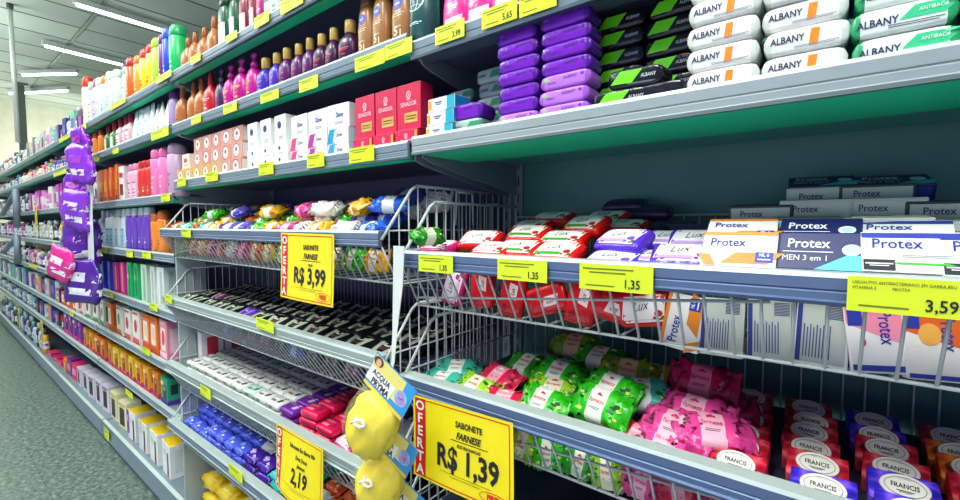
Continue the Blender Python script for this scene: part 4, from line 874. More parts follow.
# ================================================================ OFFER SIGNS
YEL, SRED = M('#F4E010', 'card'), M('#D8141C', 'card')
def sign(x0, x1, zt_, hgt, Y, lab, head, price, foot, bow=.004, roll=0, ital=True, bar='OFERTA', psize=.048):
    w = x1-x0; b = MB(); n = 14; m = 10
    P = [(-w/2+w*i/n, -.0, -hgt*j/m) for j in range(m+1) for i in range(n+1)]
    P = [(x, -bow*math.sin(math.pi*(x/w+.5))*(-z/hgt)-.006*(z/hgt)**2, z) for x, _, z in P]
    b.add(P, [(j*(n+1)+i, (j+1)*(n+1)+i, (j+1)*(n+1)+i+1, j*(n+1)+i+1) for j in range(m) for i in range(n)], YEL, True); b.ready()
    f = ((0, -.03, 0), (1, 0, 0), (0, 0, 1)); cx = w*.10
    b.rect(f, -w*.415, -hgt*.5, w*.12, hgt*.95, SRED, .0006, 3, 10)
    for i, ch in enumerate(bar): b.text(f, -w*.415, -hgt*(.11+.156*i), hgt*.160, ch, WHITE, w*.10, .03, lift=.0012, ax=1.4)
    for (a, bb, ww, hh) in ((0, -.035, .94, .012), (0, -.965, .94, .012)): b.rect(f, a, hgt*bb, w*ww, hgt*hh, SRED, .0007, 10, 1)
    b.rect(f, w*.468, -hgt*.5, w*.008, hgt*.93, SRED, .0007, 1, 8)
    for t, zz, s, sh, wm in head: b.text(f, cx, -hgt*zz, hgt*s, t, INK, w*wm, .03, sh, lift=.0012)
    if ital: b.rect(f, cx, -hgt*.395, w*.36, hgt*.008, INK, .0011, 5)
    b.text(f, cx-w*.02, -hgt*.64, psize*1.04, price, INK, w*.72, .03, lift=.0012)
    for zz, ww in ((.80, .5), (.83, .3)): b.rect(f, cx-.01, -hgt*zz, w*ww, hgt*.006, M('#8A7A10', 'ink'), .0011, 5)
    if foot:
        b.ring(f, w*.33, -hgt*.885, w*.25, hgt*.12, .0014, SRED, .0012); b.text(f, w*.33, -hgt*.885, hgt*.085, foot, SRED, w*.2, .04, .1, lift=.0013)
    o = obj('offer_sign', b.mesh('offer_sign'), None, ((x0+x1)/2, Y, zt_), (0, R(roll), 0))
    return tag(o, lab, 'sign', 'yellow offer signs')
xa, za = un(413, 396, .672); xb, zb_ = un(513, 421, .672)
sign(xa, xb, (za+zb_)/2, ((za+zb_)/2-un(417, 476, .672)[1]+.008)*.90, .672, 'yellow offer sign R$ 1,39 hanging on the near lower rail', [('SABONETE', .20, .095, 0, .5), ('FARNESE', .33, .105, .3, .42), ('ESSE FRAGANCIAS', .45, .05, .2, .46)], 'R$ 1,39', 'PIRES', .004, -2.0, psize=.060)
xa, za = un(281, 233, .672); xb, zb_ = un(334, 234, .672)
sign(xa, xb, za, za-un(284, 297, .672)[1], .672, 'yellow offer sign R$ 3,99 hanging from the topmost basket', [('SABONETE', .20, .095, 0, .45), ('FARNESE', .33, .105, .3, .40), ('85G M', .46, .05, 0, .2)], 'R$ 3,99', 'PIRES', .004, .5, psize=.058)
xa, za = un(276.5, 423, .668); xb, zb_ = un(323, 447, .668)
sign(xa, xb, (za+zb_)/2-.004, .195, .668, 'yellow offer sign 2,19 curling off the third basket rail', [('Sabonete Em Barra 90g', .20, .085, .15, .66), ('Erva Doce', .33, .085, .15, .36), ('Johnson', .45, .075, .15, .30)], '2,19', None, .018, 1, False, 'OFERTA', psize=.055)

# ================================================================ HANGING SPONGE PACKS AND STRAPS
STRAP = M('#D5DBD6', 'card')
def strap(pts, w, lab, group):
    b = MB(); pts = [Vector(p) for p in pts]; secs = []
    for i, p in enumerate(pts):
        ww = w[i]/2; secs.append([(p.x-ww, p.y-.0008, p.z), (p.x+ww, p.y-.0008, p.z), (p.x+ww, p.y+.0008, p.z), (p.x-ww, p.y+.0008, p.z)])
    b.loft(secs, STRAP, False); return tag(obj('hanging_strap', b.mesh('hanging_strap')), lab, 'strap', group)
strap([W(399, 246, .662), W(398, 285, .660), W(395, 330, .655), W(393, 362, .648), W(391, 372, .645)], [.036, .032, .016, .010, .010], 'white plastic strap hanging from the topmost basket corner', 'hanging straps')
def sponge_pack(px, py, Y, roll, lab, sc=1.0, flip=1):
    e = empty('sponge_pack', W(px, py, Y), (0, R(roll), R(6))); e.scale = (sc,)*3
    tag(e, lab, 'sponge pack', 'hanging yellow sponge packs')
    c = MB(); cw, ch = .118, .078
    c.box(-cw/2, cw/2, -.001, .001, -ch/2, ch/2, M('#2E9BE0')); f = ((0, -.001, 0), (1, 0, 0), (0, 0, 1))
    c.rect(f, -.012, .010, .090, .055, M('#F2E27A'), .0003, skew=.0); c.rect(f, -.022, -.008, .072, .034, WHITE, .0005, skew=.1)
    c.text(f, -.022, .000, .017, 'ACQUA', NAVY, .06, .03); c.text(f, -.016, -.0175, .019, 'PRYMA', NAVY, .062, .04)
    c.oval(f, -.044, .026, .026, .022, M('#5A3424'), .0008); c.oval(f, -.043, .024, .014, .017, M('#E8B892'), .0011)
    c.oval(f, .036, .0, .034, .034, M('#8CCBF0'), .0007)
    for a, bb, s in ((.034, .006, .020), (.044, -.002, .016), (.034, -.008, .018)): c.oval(f, a, bb, s, s*.9, M('#B49AD8'), .0009)
    c.rect(f, 0, -.034, cw*.98, .008, M('#F0D020'), .0007)
    obj('header_card', c.mesh('header_card'), e)
    rnd = random.Random(int(px)); s = MB(); secs = []   # netting sponge: lumpy, pleated ball
    N_ = 30
    for i in range(17):
        t = math.pi*i/16; rr = math.sin(t)**.55; z = -.106+.070*math.cos(t)
        secs.append([((.056*rr*(1+.06*math.sin(7*a+2.4*math.cos(3*t))+.05*math.sin(11*a-4*t)+rnd.uniform(-.02, .02)))*math.cos(a)+.004, (.036*rr*(1+.09*math.sin(9*a+3*t)))*math.sin(a)+.002, z+rnd.uniform(-.0015, .0015)) for a in (2*math.pi*k/N_ for k in range(N_))])
    s.loft(secs, M('#FFE52A', 'card')); sp = obj('sponge', s.mesh('sponge'), e, label='yellow netting bath sponge')
    r = MB(); r.tube([(-.012, -.040, -.075), (-.004, -.046, -.085), (.010, -.046, -.080), (.016, -.044, -.070), (.006, -.044, -.066), (-.004, -.045, -.075), (-.014, -.044, -.092)], .0032, M('#F4F1DE', 'card'), 6); obj('cord_loop', r.mesh('cord_loop'), sp)
    q = MB(); secs = []
    for i in range(9):
        t = i/8; z = -.030-.145*t; a = (.052+.007*math.sin(math.pi*t)) if t < .85 else .050; d = .012+.032*math.sin(math.pi*min(1, t*1.02))**.7
        secs.append([(x*(1+rnd.uniform(-.02, .02)), y, z+rnd.uniform(-.002, .002)) for x, y in sup(20, a, d, 2.6)])
    q.loft(secs, mclear('#F8F4C0', .10)); obj('clear_bag', q.mesh('clear_bag'), e)
sponge_pack(389, 386, .560, 31, 'yellow sponge pack with blue header card, upper of three')
sponge_pack(393, 446, .605, 27, 'yellow sponge pack with blue header card, middle of three')
sponge_pack(403, 497, .650, 24, 'yellow sponge pack with blue header card, lowest, cut by frame')
b = MB(); b.tube([W(391, 371, .644), W(386, 369, .60), W(388, 378, .562)], .002, STRAP); b.tube([W(391, 371, .644), W(399, 380, .562)], .002, STRAP)
tag(obj('cord_tie', b.mesh('cord_tie')), 'white cord tying the upper sponge pack to the strap', 'cord')
# purple packs on a strip at the far corner of the third bay
def puff(base, patch, w, h, d, seed, txt=None):
    rnd = random.Random(seed); b = MB(); secs = []
    for i in range(11):
        t = i/10; zz = h*t; k = (math.sin(math.pi*min(max(t, .03), .97)))**.30
        secs.append([(x*(1+rnd.uniform(-.07, .07))+.02*math.sin(5*t+seed), y*(1+rnd.uniform(-.25, .25)), zz+rnd.uniform(-.012, .012)) for x, y in sup(20, w/2*(.75+.25*k), d/2*k, 3.2)])
    b.loft(secs, M(base, 'film')); b.ready(); f = ((0, -d/2-.02, 0), (1, 0, 0), (0, 0, 1)); g = ((w/2+.02, 0, 0), (0, 1, 0), (0, 0, 1))
    for fr, ww in ((f, w), (g, d)):
        b.rect(fr, -ww*.05, h*.62, ww*.55, h*.22, M(patch, 'film'), .001, 6, 4, skew=.3); b.rect(fr, ww*.05, h*.28, ww*.6, h*.16, M('#F4F0F6', 'film'), .001, 6, 4)
        if txt: b.text(fr, 0, h*.62, h*.16, txt, WHITE, ww*.5, .03, lift=.002)
    return b
hx, _ = un(80, 225, .655)
strap([W(90, 160, .648), W(90, 215, .648), W(91, 250, .648), W(92, 306, .648)], [.13, .12, .14, .14], 'long white strap hanging beside the purple packs', 'hanging straps')
PKS = [(84, 160, '#7A24BE', '#C83AA8', .16, .20, .046, -6, .672, 31), (82, 183, '#8A34D2', '#B44AD0', .24, .22, .05, 5, .612, 32), (79, 207, '#6A20B8', '#D86AD0', .28, .22, .05, 5, .672, 33), (77, 229, '#8434CC', '#F0D8F4', .31, .23, .05, 7, .612, 34)]
for i, (px, py, c, p, w, h, d, rl, Y, sd) in enumerate(PKS):
    k = puff(c, p, w, h, d, sd); x, z = un(px, py, Y)
    tag(obj('hanging_bag', k.mesh('purple_pack'), None, (x, Y, z), (R(3), R(rl), R(14))), f'purple hanging bag on the strip, {ORD[i]} from the top', 'bag', 'purple bags on the hanging strip')
k = puff('#5A1FA8', '#7A1FC0', .46, .28, .045, 35, 'Pryzzi'); x, z = un(85, 266, .668); tag(obj('hanging_bag', k.mesh('purple_pack'), None, (x, .668, z), (R(3), R(-4), R(14))), 'largest purple bag with white lettering on the strip', 'bag', 'purple bags on the hanging strip')
k = puff('#E02A90', '#F4E4F0', .26, .20, .04, 36); x, z = un(72, 279, .59); tag(obj('hanging_bag', k.mesh('purple_pack'), None, (x, .535, z), (0, R(12), R(14))), 'magenta and white bag on the strip, in front of largest purple one', 'bag', 'purple bags on the hanging strip')
k = puff('#4E1C96', '#E8E0F0', .40, .26, .045, 37); x, z = un(83, 293, .61); tag(obj('hanging_bag', k.mesh('purple_pack'), None, (x, .605, z-.06), (0, 0, R(14))), 'purple and white bag, lowest on the strip', 'bag', 'purple bags on the hanging strip')

# ================================================================ THIRD BAY
YA = .79
def zd(i): return ZA[i]-.012
def spr(c, cap, acc='#FFFFFF', t=None): return bottle('spray', c, cap, .06, .06, .22, acc, t)
G1, B1_, P1, L1, Y1 = spr('#22C46A', '#1EB060', '#BFF4D2'), spr('#2A4FC8', '#2A4FC8', '#BFD0F4'), spr('#7A2A7A', '#6A1E6A', '#E4BFE4'), spr('#B8E03A', '#A8D42A', '#F4FAD0'), spr('#F0D01E', '#D02A1A', '#B02A12')
O1, O2 = spr('#F09A2A', '#D8781A', '#F8E0B0'), spr('#E8641A', '#B8241A', '#F8D0A0'); W1, W2 = spr('#D3DAD6', '#C8D0CD', '#9AB4B0', 'care'), bottle('shampoo', '#C8D2CE', '#B4C2BE', .06, .042, .2, '#7A9A94', None, '#F2F5F2')
W3, W4 = bottle('shampoo', '#CDD3D0', '#B03A6A', .06, .042, .2, '#C03A7A', None, '#E8B8CC'), bottle('spray', '#CFD6D0', '#E0822A', .06, .06, .22, '#5A8A6A', 'x')
RC = bottle('spray', '#EBD9C8', '#E0301A', .06, .06, .2, '#C88A6A'); GTP = 'products on the top shelf of the third bay'
put_row([(93, 70, RC, 'cream can with red cap'), (98, 77, W2, 'white shampoo bottle'), (102, 74, W3, 'white bottle with pink label'), (107, 72, W1, 'white aerosol can'), (112, 70, W4, 'white can with orange cap'), (118, 66, W1, 'white aerosol can'), (124, 64, W1, 'white aerosol can'), (131, 62, W2, 'white shampoo bottle'), (138.5, 52, O2, 'orange can with red cap'), (146, 50, O1, 'amber aerosol can'), (153, 44, Y1, 'yellow can with red cap'), (158.5, 38, Y1, 'yellow can with red cap'), (164, 32, L1, 'lime aerosol can'), (170, 28, P1, 'purple aerosol can'), (175, 22, B1_, 'blue aerosol can'), (183, 19, G1, 'tall green aerosol can')], YA, zd(0), 'on top shelf, third bay', GTP)
GR = bottle('gold', '#3A7A3A', '#B01A2A', .05, .045, .2, '#F4E8E0', None, '#EDE6DA'); PKR = bottle('gold', '#D8B0B8', '#A01830', .05, .045, .2, '#A01830', None, '#F0E4E4'); WC = bottle('tube', '#E4ECEA', '#C6D2D0', .06, .045, .2, '#6AA8B0', None, '#F2F6F6'); TRI = bottle('cone', '#F0EEE6', '#D8442A', .065, .05, .2, '#E87A3A'); PUB = bottle('shampoo', '#B49AC8', '#7A2A9A', .06, .045, .2, '#6A2A8A'); ORB = bottle('shampoo', '#E8821E', '#C85A12', .055, .045, .18, '#F8E8C8'); GRB = bottle('shampoo', '#7AB83A', '#D8A02A', .055, .045, .18, '#F0F4D0')
put_row([(93, 135, GRB, 'green bottle with amber cap'), (99, 131, ORB, 'orange shampoo bottle'), (105, 128, ORB, 'orange shampoo bottle'), (112, 119, GR, 'green bottle with red cap'), (118, 116, GR, 'green bottle with red cap'), (124.5, 113, PKR, 'pale pink bottle with red cap'), (130, 111, PKR, 'pale pink bottle with red cap'), (134.5, 110, PKR, 'pale pink bottle with red cap'), (139.5, 107, WC, 'white tube'), (145, 104, WC, 'white tube'), (150, 102, WC, 'white tube'), (155.5, 100, WC, 'white tube'), (161, 101, TRI, 'white and orange pointed tube'), (166, 99, TRI, 'white and orange pointed tube'), (171, 97, TRI, 'white and orange pointed tube'), (177, 89, PUB, 'lilac bottle with purple cap')], YA, zd(1), 'on second shelf, third bay', 'products on the second shelf of the third bay')
ORX = box('#E8641A', [('r', 0, .5, .7, .3, '#F4A03A'), ('o', 0, .55, .4, .1, '#3A1A12'), ('r', 0, .15, .8, .08, '#8A2A0A'), ('g', 0, .5, .6, .8, '#F08A2A')], .06, .05, .19); WRX = box('#EDE6E4', [('r', 0, .35, .6, .3, '#7A1A2A'), ('r', 0, .75, .7, .12, '#C83A4A'), ('g', 0, .5, .5, .3, '#B02A3A')], .06, .05, .19)
PKB = bottle('shampoo', '#E8A8C4', '#E08AB0', .06, .045, .2, '#B04A7A', None, '#F2C8DA'); RDX = bottle('shampoo', '#E0301E', '#C81E12', .065, .05, .2, '#F8D0B8'); PKT = bottle('spray', '#F07AB4', '#E868A8', .075, .075, .23, '#FBD3E6', 'hair'); GPK = bottle('spray', '#C4A0BE', '#A88AA8', .075, .075, .23, '#7A5A7A', 'hair')
put_row([(102, 172, WRX, 'white and maroon box'), (106.5, 170, ORX, 'orange box'), (111, 169, ORX, 'orange box'), (116, 167, ORX, 'orange box'), (122, 164, ORX, 'orange box'), (128, 166, WRX, 'white and maroon box'), (133.5, 164, PKB, 'pale pink shampoo bottle'), (139, 163, PKB, 'pale pink shampoo bottle'), (144.5, 161, RDX, 'red shampoo bottle'), (149.5, 160, RDX, 'red shampoo bottle'), (154.5, 159, RDX, 'red shampoo bottle'), (161, 148, PKT, 'tall pink aerosol can'), (168.5, 146, PKT, 'tall pink aerosol can'), (178, 142, GPK, 'tall greyish pink can')], YA, zd(2), 'on third shelf, third bay', 'products on the third shelf of the third bay')
WBL = bottle('shampoo', '#DCE8EC', '#EFF4F4', .06, .045, .2, '#3A8AB0', None, '#8AC4DC'); WPU = bottle('shampoo', '#6A3AB8', '#E4E6EE', .06, .045, .2, '#D8C8F4'); ORS = bottle('spray', '#E8821E', '#C8601A', .05, .05, .19, '#8A3A0A')
put_row([(104, 210, WBL, 'white bottle with blue label'), (109, 209, WBL, 'white bottle with blue label'), (114, 209, WBL, 'white bottle with blue label'), (119, 208, WBL, 'white bottle with blue label'), (124.5, 208, WBL, 'white bottle with blue label'), (130, 207, WPU, 'violet bottle with white cap'), (136, 207, WPU, 'violet bottle with white cap'), (142, 207, WPU, 'violet bottle with white cap'), (148.5, 206, WPU, 'violet bottle with white cap'), (156, 213, ORS, 'orange spray can'), (162.5, 210, ORS, 'orange spray can')], YA, zd(3), 'on fourth shelf, third bay', 'products on the fourth shelf of the third bay')
def tallbox(c, strip, wdw=None): return box(c, [('r', .1, .5, .25, .8, strip), ('g', 0, .5, .3, .8, strip)]+([('o', 0, .6, .5, .2, wdw)] if wdw else []), .07, .05, .22)
TB = {n: tallbox(*a) for n, a in dict(green=('#2FC85A', '#E0F4E4', '#0E6A2A'), blue=('#2A3AD8', '#7A8AF4'), magenta=('#E0208A', '#F4C0DC'), emerald=('#1EB86A', '#0A5A32', '#E8F4E8'), pale=('#C2DCC4', '#8AB89A'), white=('#DDE6DF', '#B8C8C0')).items()}
put_row([(97, 262, TB['green'], 'tall green box'), (104, 261, TB['blue'], 'tall blue box'), (110.5, 261, TB['blue'], 'tall blue box'), (117, 262, TB['magenta'], 'tall magenta box'), (124, 262, TB['magenta'], 'tall magenta box'), (131, 262, TB['emerald'], 'tall emerald box'), (138, 263, TB['emerald'], 'tall emerald box'), (146, 264, TB['pale'], 'tall pale green box'), (154.5, 266, TB['white'], 'tall white box'), (163, 267, TB['white'], 'tall white box')], YA, zd(4), 'on fifth shelf, third bay', 'boxes on the fifth shelf of the third bay', fill=.8)
def winbox(c, wdw, strip, w=.08): return box(c, [('R', 0, .52, .62, .56, '#F2ECE4'), ('o', 0, .55, .42, .40, wdw), ('r', 0, .12, .96, .16, strip), ('r', 0, .92, .7, .06, strip), ('g', 0, .5, .6, .6, strip)], w, .05, .2)
WB = dict(pink=winbox('#F28AA8', '#D8304A', '#F7C8D4'), orange=winbox('#EE7A22', '#F6C8A0', '#D8441A'), white=winbox('#F0EAE2', '#C8241E', '#E0503A'), green=winbox('#E8F0DE', '#3AA03A', '#E86A1E'), maroon=winbox('#E4DCD4', '#7A1A22', '#4AA04A'), plum=winbox('#5A2A6A', '#E0405A', '#D8A02A'))
put_row([(57, 287, WB['plum'], 'plum hair colour box'), (62, 290, WB['orange'], 'orange hair colour box'), (67.5, 292, WB['orange'], 'orange hair colour box'), (74, 294, WB['white'], 'white and red hair box'), (80.5, 294, WB['white'], 'white and red hair box'), (87, 295, WB['maroon'], 'white box with maroon oval'), (94, 297, WB['maroon'], 'white box with maroon oval'), (101, 299, WB['maroon'], 'white box with maroon oval'), (109, 301, WB['orange'], 'orange hair colour box'), (118, 304, WB['green'], 'white box with green oval'), (127, 307, WB['white'], 'white and red hair box'), (136, 309, WB['white'], 'white and red hair box'), (145, 312, WB['orange'], 'orange hair colour box'), (153.5, 315, WB['orange'], 'orange hair colour box'), (164, 318, WB['pink'], 'pink hair colour box')], YA, zd(5), 'on sixth shelf, third bay', 'hair boxes on the sixth shelf of the third bay', fill=.94, wmax=.12)
def dye(top, bot, dark): return box(top, [('R', .12, .45, .5, .62, dark), ('r', 0, .09, .98, .18, bot), ('r', -.2, .8, .4, .14, '#F6E8B0'), ('o', .12, .62, .28, .18, '#E0A070'), ('g', 0, .09, .96, .18, bot), ('g', 0, .6, .5, .4, dark)], .07, .05, .18)
DY = dict(purple=dye('#8A2AB0', '#D8208A', '#3A1050'), amber=dye('#F0A01E', '#E8307A', '#5A2412'), yellow=dye('#F2C81E', '#E8286A', '#6A2A10'), orange=dye('#EE7A1A', '#D8205A', '#4A1A10'), teal=dye('#2A9A7A', '#5A2A9A', '#123A32'))
seq = ['purple']*4+['amber', 'amber', 'orange', 'orange', 'amber', 'yellow', 'amber', 'yellow', 'amber', 'amber', 'orange', 'teal']
pxs = [64, 68.5, 73, 78, 83, 89, 95, 101, 107.5, 114, 121, 128.5, 136, 144, 152.5, 162]
put_row([(px, 313+(px-64)*.62-(4 if px < 80 else 0), DY[c], f'{c} hair dye box') for px, c in zip(pxs, seq)], YA, zd(6), 'on seventh shelf, third bay', 'hair dye boxes on the seventh shelf of the third bay', fill=.95, wmax=.12)
WY = box('#EDEFEA', [('T', '#F0C81E'), ('R', .22, .42, .16, .66, '#3A1620'), ('r', -.2, .7, .3, .2, '#D8DCE0'), ('r', .22, .1, .16, .14, '#B02A3A'), ('g', 0, .5, .6, .7, '#D8DDD8'), ('g', .2, .4, .2, .6, '#3A1620')], .11, .09, .27); CD = box('#EFE6B8', [('R', 0, .45, .6, .66, '#2A1A1E'), ('r', 0, .9, .8, .1, '#D8C83A'), ('g', 0, .5, .5, .6, '#4A2A2A')], .09, .07, .24); WD = box('#D8D4DE', [('R', 0, .48, .5, .62, '#3A1A2E'), ('r', 0, .88, .7, .1, '#8A7AA0'), ('g', 0, .5, .5, .6, '#5A3A50')], .09, .07, .2)
PJ = box('#E82A6A', [('r', 0, .5, .7, .4, '#F4A0BC'), ('R', 0, .3, .4, .14, '#8A1040'), ('g', 0, .5, .6, .6, '#C81A54')], .08, .06, .14); OJ = box('#F08A1E', [('r', 0, .5, .7, .4, '#F4D07A'), ('R', 0, .4, .3, .3, '#3A1A6A'), ('g', 0, .5, .6, .6, '#D86A12')], .08, .06, .16); PUJ = box('#7A2A8A', [('r', 0, .5, .7, .4, '#C89AD8'), ('g', 0, .5, .6, .6, '#5A1A6A')], .08, .06, .17)
put_row([(46, 345, PJ, 'crimson carton'), (51, 350, PJ, 'crimson carton'), (56, 354, PJ, 'crimson carton'), (61, 352, OJ, 'orange carton'), (65.5, 352, PUJ, 'purple carton'), (70.5, 357, PJ, 'crimson carton'), (76, 361, WD, 'grey carton with dark panel'), (82, 365, WD, 'grey carton with dark panel'), (88.5, 369, WD, 'grey carton with dark panel'), (95.5, 373, WD, 'grey carton with dark panel'), (102.5, 378, WD, 'grey carton with dark panel'), (110.5, 385, CD, 'cream carton with dark panel'), (119.5, 394, CD, 'cream carton with dark panel'), (131, 403, WY, 'white carton with yellow top'), (142, 413, WY, 'white carton with yellow top'), (154, 422, WY, 'white carton with yellow top'), (167, 433, WY, 'white carton with yellow top')], .832, .151, 'on base shelf, third bay', 'cartons on the base shelf of the third bay', fill=.88, wmax=.15)
hang = MB(); hang.box(-.02, .02, -.001, .001, -.07, .07, M('#8A2AA8')); hang.rect(((0, -.001, 0), (1, 0, 0), (0, 0, 1)), 0, .02, .03, .04, M('#D8A8E4')); tag(obj('hang_tag', hang.mesh('hang_tag'), None, W(128, 421, .735)), 'small purple tag hanging in front of the base shelf cartons', 'tag')

# ================================================================ FAR BAYS (each product a few pixels wide)
def far_bottle(c, cap, seed):
    b = MB(); r = .032
    pr = [(0, .9), (.004, 1), (.13, 1), (.145, .8), (.15, .5), (.152, .62), (.19, .6), (.192, .4)]
    b.loft([[(x, y, z) for x, y in sup(12, r*s, r*.8*s, 2.6)] for z, s in pr], M(c, 'plastic'), True, [M(c, 'plastic')]*4+[M(cap, 'plastic')]*3); b.ready()
    for f in (((0, -.04, 0), (1, 0, 0), (0, 0, 1)), ((.04, 0, 0), (0, 1, 0), (0, 0, 1))): b.rect(f, 0, .065, .036, .06, M('#EDEDE8'), .0006, 4, 3); b.rect(f, 0, .07, .03, .018, M(cap), .001, 4, 2)
    return Kind('bottle', 'bottle', b.mesh('far_bottle'), (), (.064, .05, .192))
def far_box(c, acc): return box(c, [('r', 0, .5, .7, .4, acc), ('R', 0, .35, .5, .08, '#F0F0EA'), ('g', 0, .5, .7, .4, acc)], .064, .05, .17)
FK = {}
CN = {'#2A3A6A': 'navy', '#C8D8D8': 'pale grey', '#27409A': 'blue', '#6FB8B0': 'teal', '#E8E6DC': 'white', '#5B3F9A': 'purple', '#8A5FC0': 'lilac', '#C63BB5': 'magenta', '#E07FC8': 'pink', '#7CC8A8': 'mint', '#C79A4E': 'amber', '#8A6A3A': 'brown', '#B8B08C': 'beige', '#D93A5C': 'red', '#7A2A4A': 'maroon', '#E0642E': 'orange', '#E8A03A': 'yellow', '#3A3A48': 'charcoal', '#6A9A70': 'green', '#E0C8C8': 'rose'}
PAL = {'fourth': [['#6FB8B0', '#2A3A6A', '#27409A', '#C8D8D8', '#7CC8A8', '#2A3A6A', '#E8E6DC', '#27409A'], ['#5B3F9A', '#2A3A6A', '#5B3F9A', '#3A3A48', '#7CC8A8', '#8A5FC0', '#27409A'], ['#C63BB5', '#E07FC8', '#C63BB5', '#8A5FC0', '#7CC8A8', '#C63BB5'], ['#C79A4E', '#8A6A3A', '#C79A4E', '#B8B08C'], ['#D93A5C', '#C8D8D8', '#7A2A4A', '#D93A5C', '#E8E6DC'], ['#C8D8D8', '#E8E6DC', '#6A9A70', '#8A5FC0'], ['#3A3A48', '#6A9A70', '#C8D8D8', '#7A2A4A', '#6A9A70'], ['#27409A', '#27409A', '#E8E6DC', '#E0642E', '#E8A03A', '#D93A5C', '#D93A5C']],
       'fifth': [['#E8E6DC', '#B8B08C', '#C8D8D8', '#E0C8C8', '#6A9A70'], ['#E8E6DC', '#E0C8C8', '#D93A5C', '#E07FC8', '#6A9A70', '#E0C8C8'], ['#E07FC8', '#C63BB5', '#E8E6DC', '#E07FC8'], ['#C8D8D8', '#3A3A48', '#B8B08C'], ['#E8E6DC', '#D93A5C', '#27409A'], ['#7A2A4A', '#27409A', '#C8D8D8', '#E8A03A'], ['#27409A', '#C8D8D8', '#3A3A48', '#E8A03A'], ['#3A3A48', '#C8D8D8', '#27409A', '#E8A03A']],
       'farthest': [['#C8D8D8', '#27409A', '#E8E6DC', '#3A3A48'], ['#E8E6DC', '#27409A', '#C8D8D8', '#6FB8B0'], ['#5B3F9A', '#C8D8D8', '#3A3A48'], ['#C63BB5', '#3A3A48', '#C8D8D8'], ['#C8D8D8', '#3A3A48', '#E07FC8'], ['#6FB8B0', '#27409A', '#E8E6DC'], ['#27409A', '#C8D8D8', '#6FB8B0'], ['#3A3A48', '#27409A', '#C8D8D8']]}
random.seed(77)
ROWMIN = {q: min(r) for q, r in ROWX.items()}
for b, n in (('fourth', 14), ('fifth', 11), ('sixth', 9), ('farthest', 7)):
    if b == 'sixth': PAL[b] = PAL['farthest']
    x0, x1 = BAYS[b]
    for s in range(8):
        lim = ROWMIN.get(s, 0) if b in ('fourth', 'fifth') else 0
        z = ZA[s]-.012 if s < 7 else .151; pal = PAL[b][s]; cnt = {}
        gap = (ZA[s-1]-.045-z) if 0 < s < 7 else (.27 if s == 0 else .36)
        plan = []
        for i in range(n):
            c = pal[(i*len(pal))//n] if b == 'fourth' else pal[i % len(pal)]
            plan.append((c, 'box' if (s in (0, 2, 6) and b not in ('sixth', 'farthest') and i % 3) or s == 5 else 'bottle'))
        plan = [(c, t) for i, (c, t) in enumerate(plan) if x0+.07+(x1-x0-.1)/n*(i+.95) < lim-.03 or not lim]
        for i, (c, t) in enumerate(plan):
            if (c, t) not in FK: FK[(c, t)] = far_bottle(c, random.choice(list(CN)), i) if t == 'bottle' else far_box(c, random.choice(list(CN)))
            k = FK[(c, t)]; key = (CN[c], t); cnt[key] = cnt.get(key, 0)+1; tot = sum(1 for q in plan if q == (c, t))
            sw = (x1-x0-.1)/n; hh = min(gap*random.uniform(.60, .80), .27)
            where = f'on {SH[s] if s < 7 else "base shelf"} of {b} bay'
            k.put(f'{CN[c]} {t}, {ORD[cnt[key]-1]} from left of its colour {where}' if tot > 1 else f'{CN[c]} {t}, only one of its colour {where}', f'small products on the {b} bay',
                  (x0+.07+sw*(i+.4), .813+random.uniform(-.008, .008), z+.0006), (0, 0, R(random.uniform(-6, 6))), (sw*.86/.064, 1.3, hh/k.size[2]))
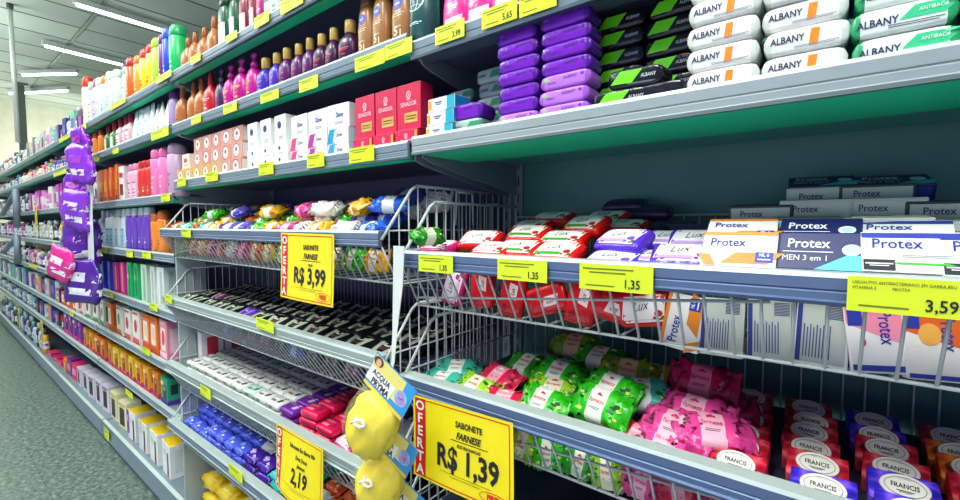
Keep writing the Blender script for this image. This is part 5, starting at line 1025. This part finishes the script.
# bent grey bracket arms hanging at the far shelf fronts
for q, (pts, lab) in enumerate([(((3, 214), (16, 191), (17, 226)), 'bent grey metal bracket at the far left shelf front, upper'), (((4, 252), (17, 237), (18, 262)), 'bent grey metal bracket at the far left shelf front, lower')]):
    b = MB(); b.tube([W(px, py, .665) for px, py in pts], .028, STEEL, 6); tag(obj('hanging_bracket', b.mesh('hanging_bracket')), lab, 'bracket', 'bent grey brackets')

# ================================================================ LIGHT, SKY, CAMERA
def area(loc, sx, sy, p, col=(.97, 1, .97), rot=(0, 0, 0), spread=180):
    l = bpy.data.lights.new('ceiling_or_fill_lamp', 'AREA'); l.shape = 'RECTANGLE'; l.size = sx; l.size_y = sy; l.energy = p; l.color = col; l.spread = R(spread)
    o = bpy.data.objects.new('ceiling_or_fill_lamp', l); C.objects.link(o); o.location = loc; o.rotation_euler = rot  # serves the ceiling lamps and the added fill lamps alike
for x, p in ((-11, 22), (-8.4, 34), (-5.8, 50), (-3.2, 80), (-.6, 95), (2.0, 95)): area((x, -.9, H+2.40), .5, 1.6, p)
for x in (-11, -8, -5, -2): area((x, -.6, H+1.3), 1.6, .6, 70, (.95, 1, .95), (math.pi, 0, 0), 140)      # added uplights brightening the ceiling, in place of the tubes' upward light
area((-11.2, 2.1, H+.95), .8, .8, 32, (1, 1, .93), (R(105), 0, R(90)), 150)  # added lamp hidden behind the shelving to brighten the end wall
area((-.6, -2.4, .8), 3.2, 1.2, 17, (.92, .95, 1), (R(101), 0, 0))                               # added low fill lamp, standing in for bounce from unseen shelves opposite
area((-4.2, -2.4, .8), 3.2, 1.2, 17, (.92, .95, 1), (R(101), 0, 0))  # second added fill lamp, farther along the aisle
w = bpy.data.worlds.new('World'); bpy.context.scene.world = w; w.use_nodes = True
w.node_tree.nodes['Background'].inputs['Color'].default_value = (.42, .45, 1.0, 1); w.node_tree.nodes['Background'].inputs['Strength'].default_value = .38
cam = bpy.data.cameras.new('camera'); co = bpy.data.objects.new('camera', cam); C.objects.link(co)
cam.sensor_width = 36; cam.lens = F/960*36; cam.clip_start = .02; co.location = (0, 0, H); co.rotation_euler = (math.pi/2-PITCH, 0, YAW)
sc = bpy.context.scene; sc.camera = co
sc.view_settings.view_transform = 'Standard'; sc.view_settings.look = 'None'; sc.view_settings.exposure = 0.0; sc.view_settings.gamma = 1.0
sc.cycles.max_bounces = 6; sc.cycles.use_denoising = True
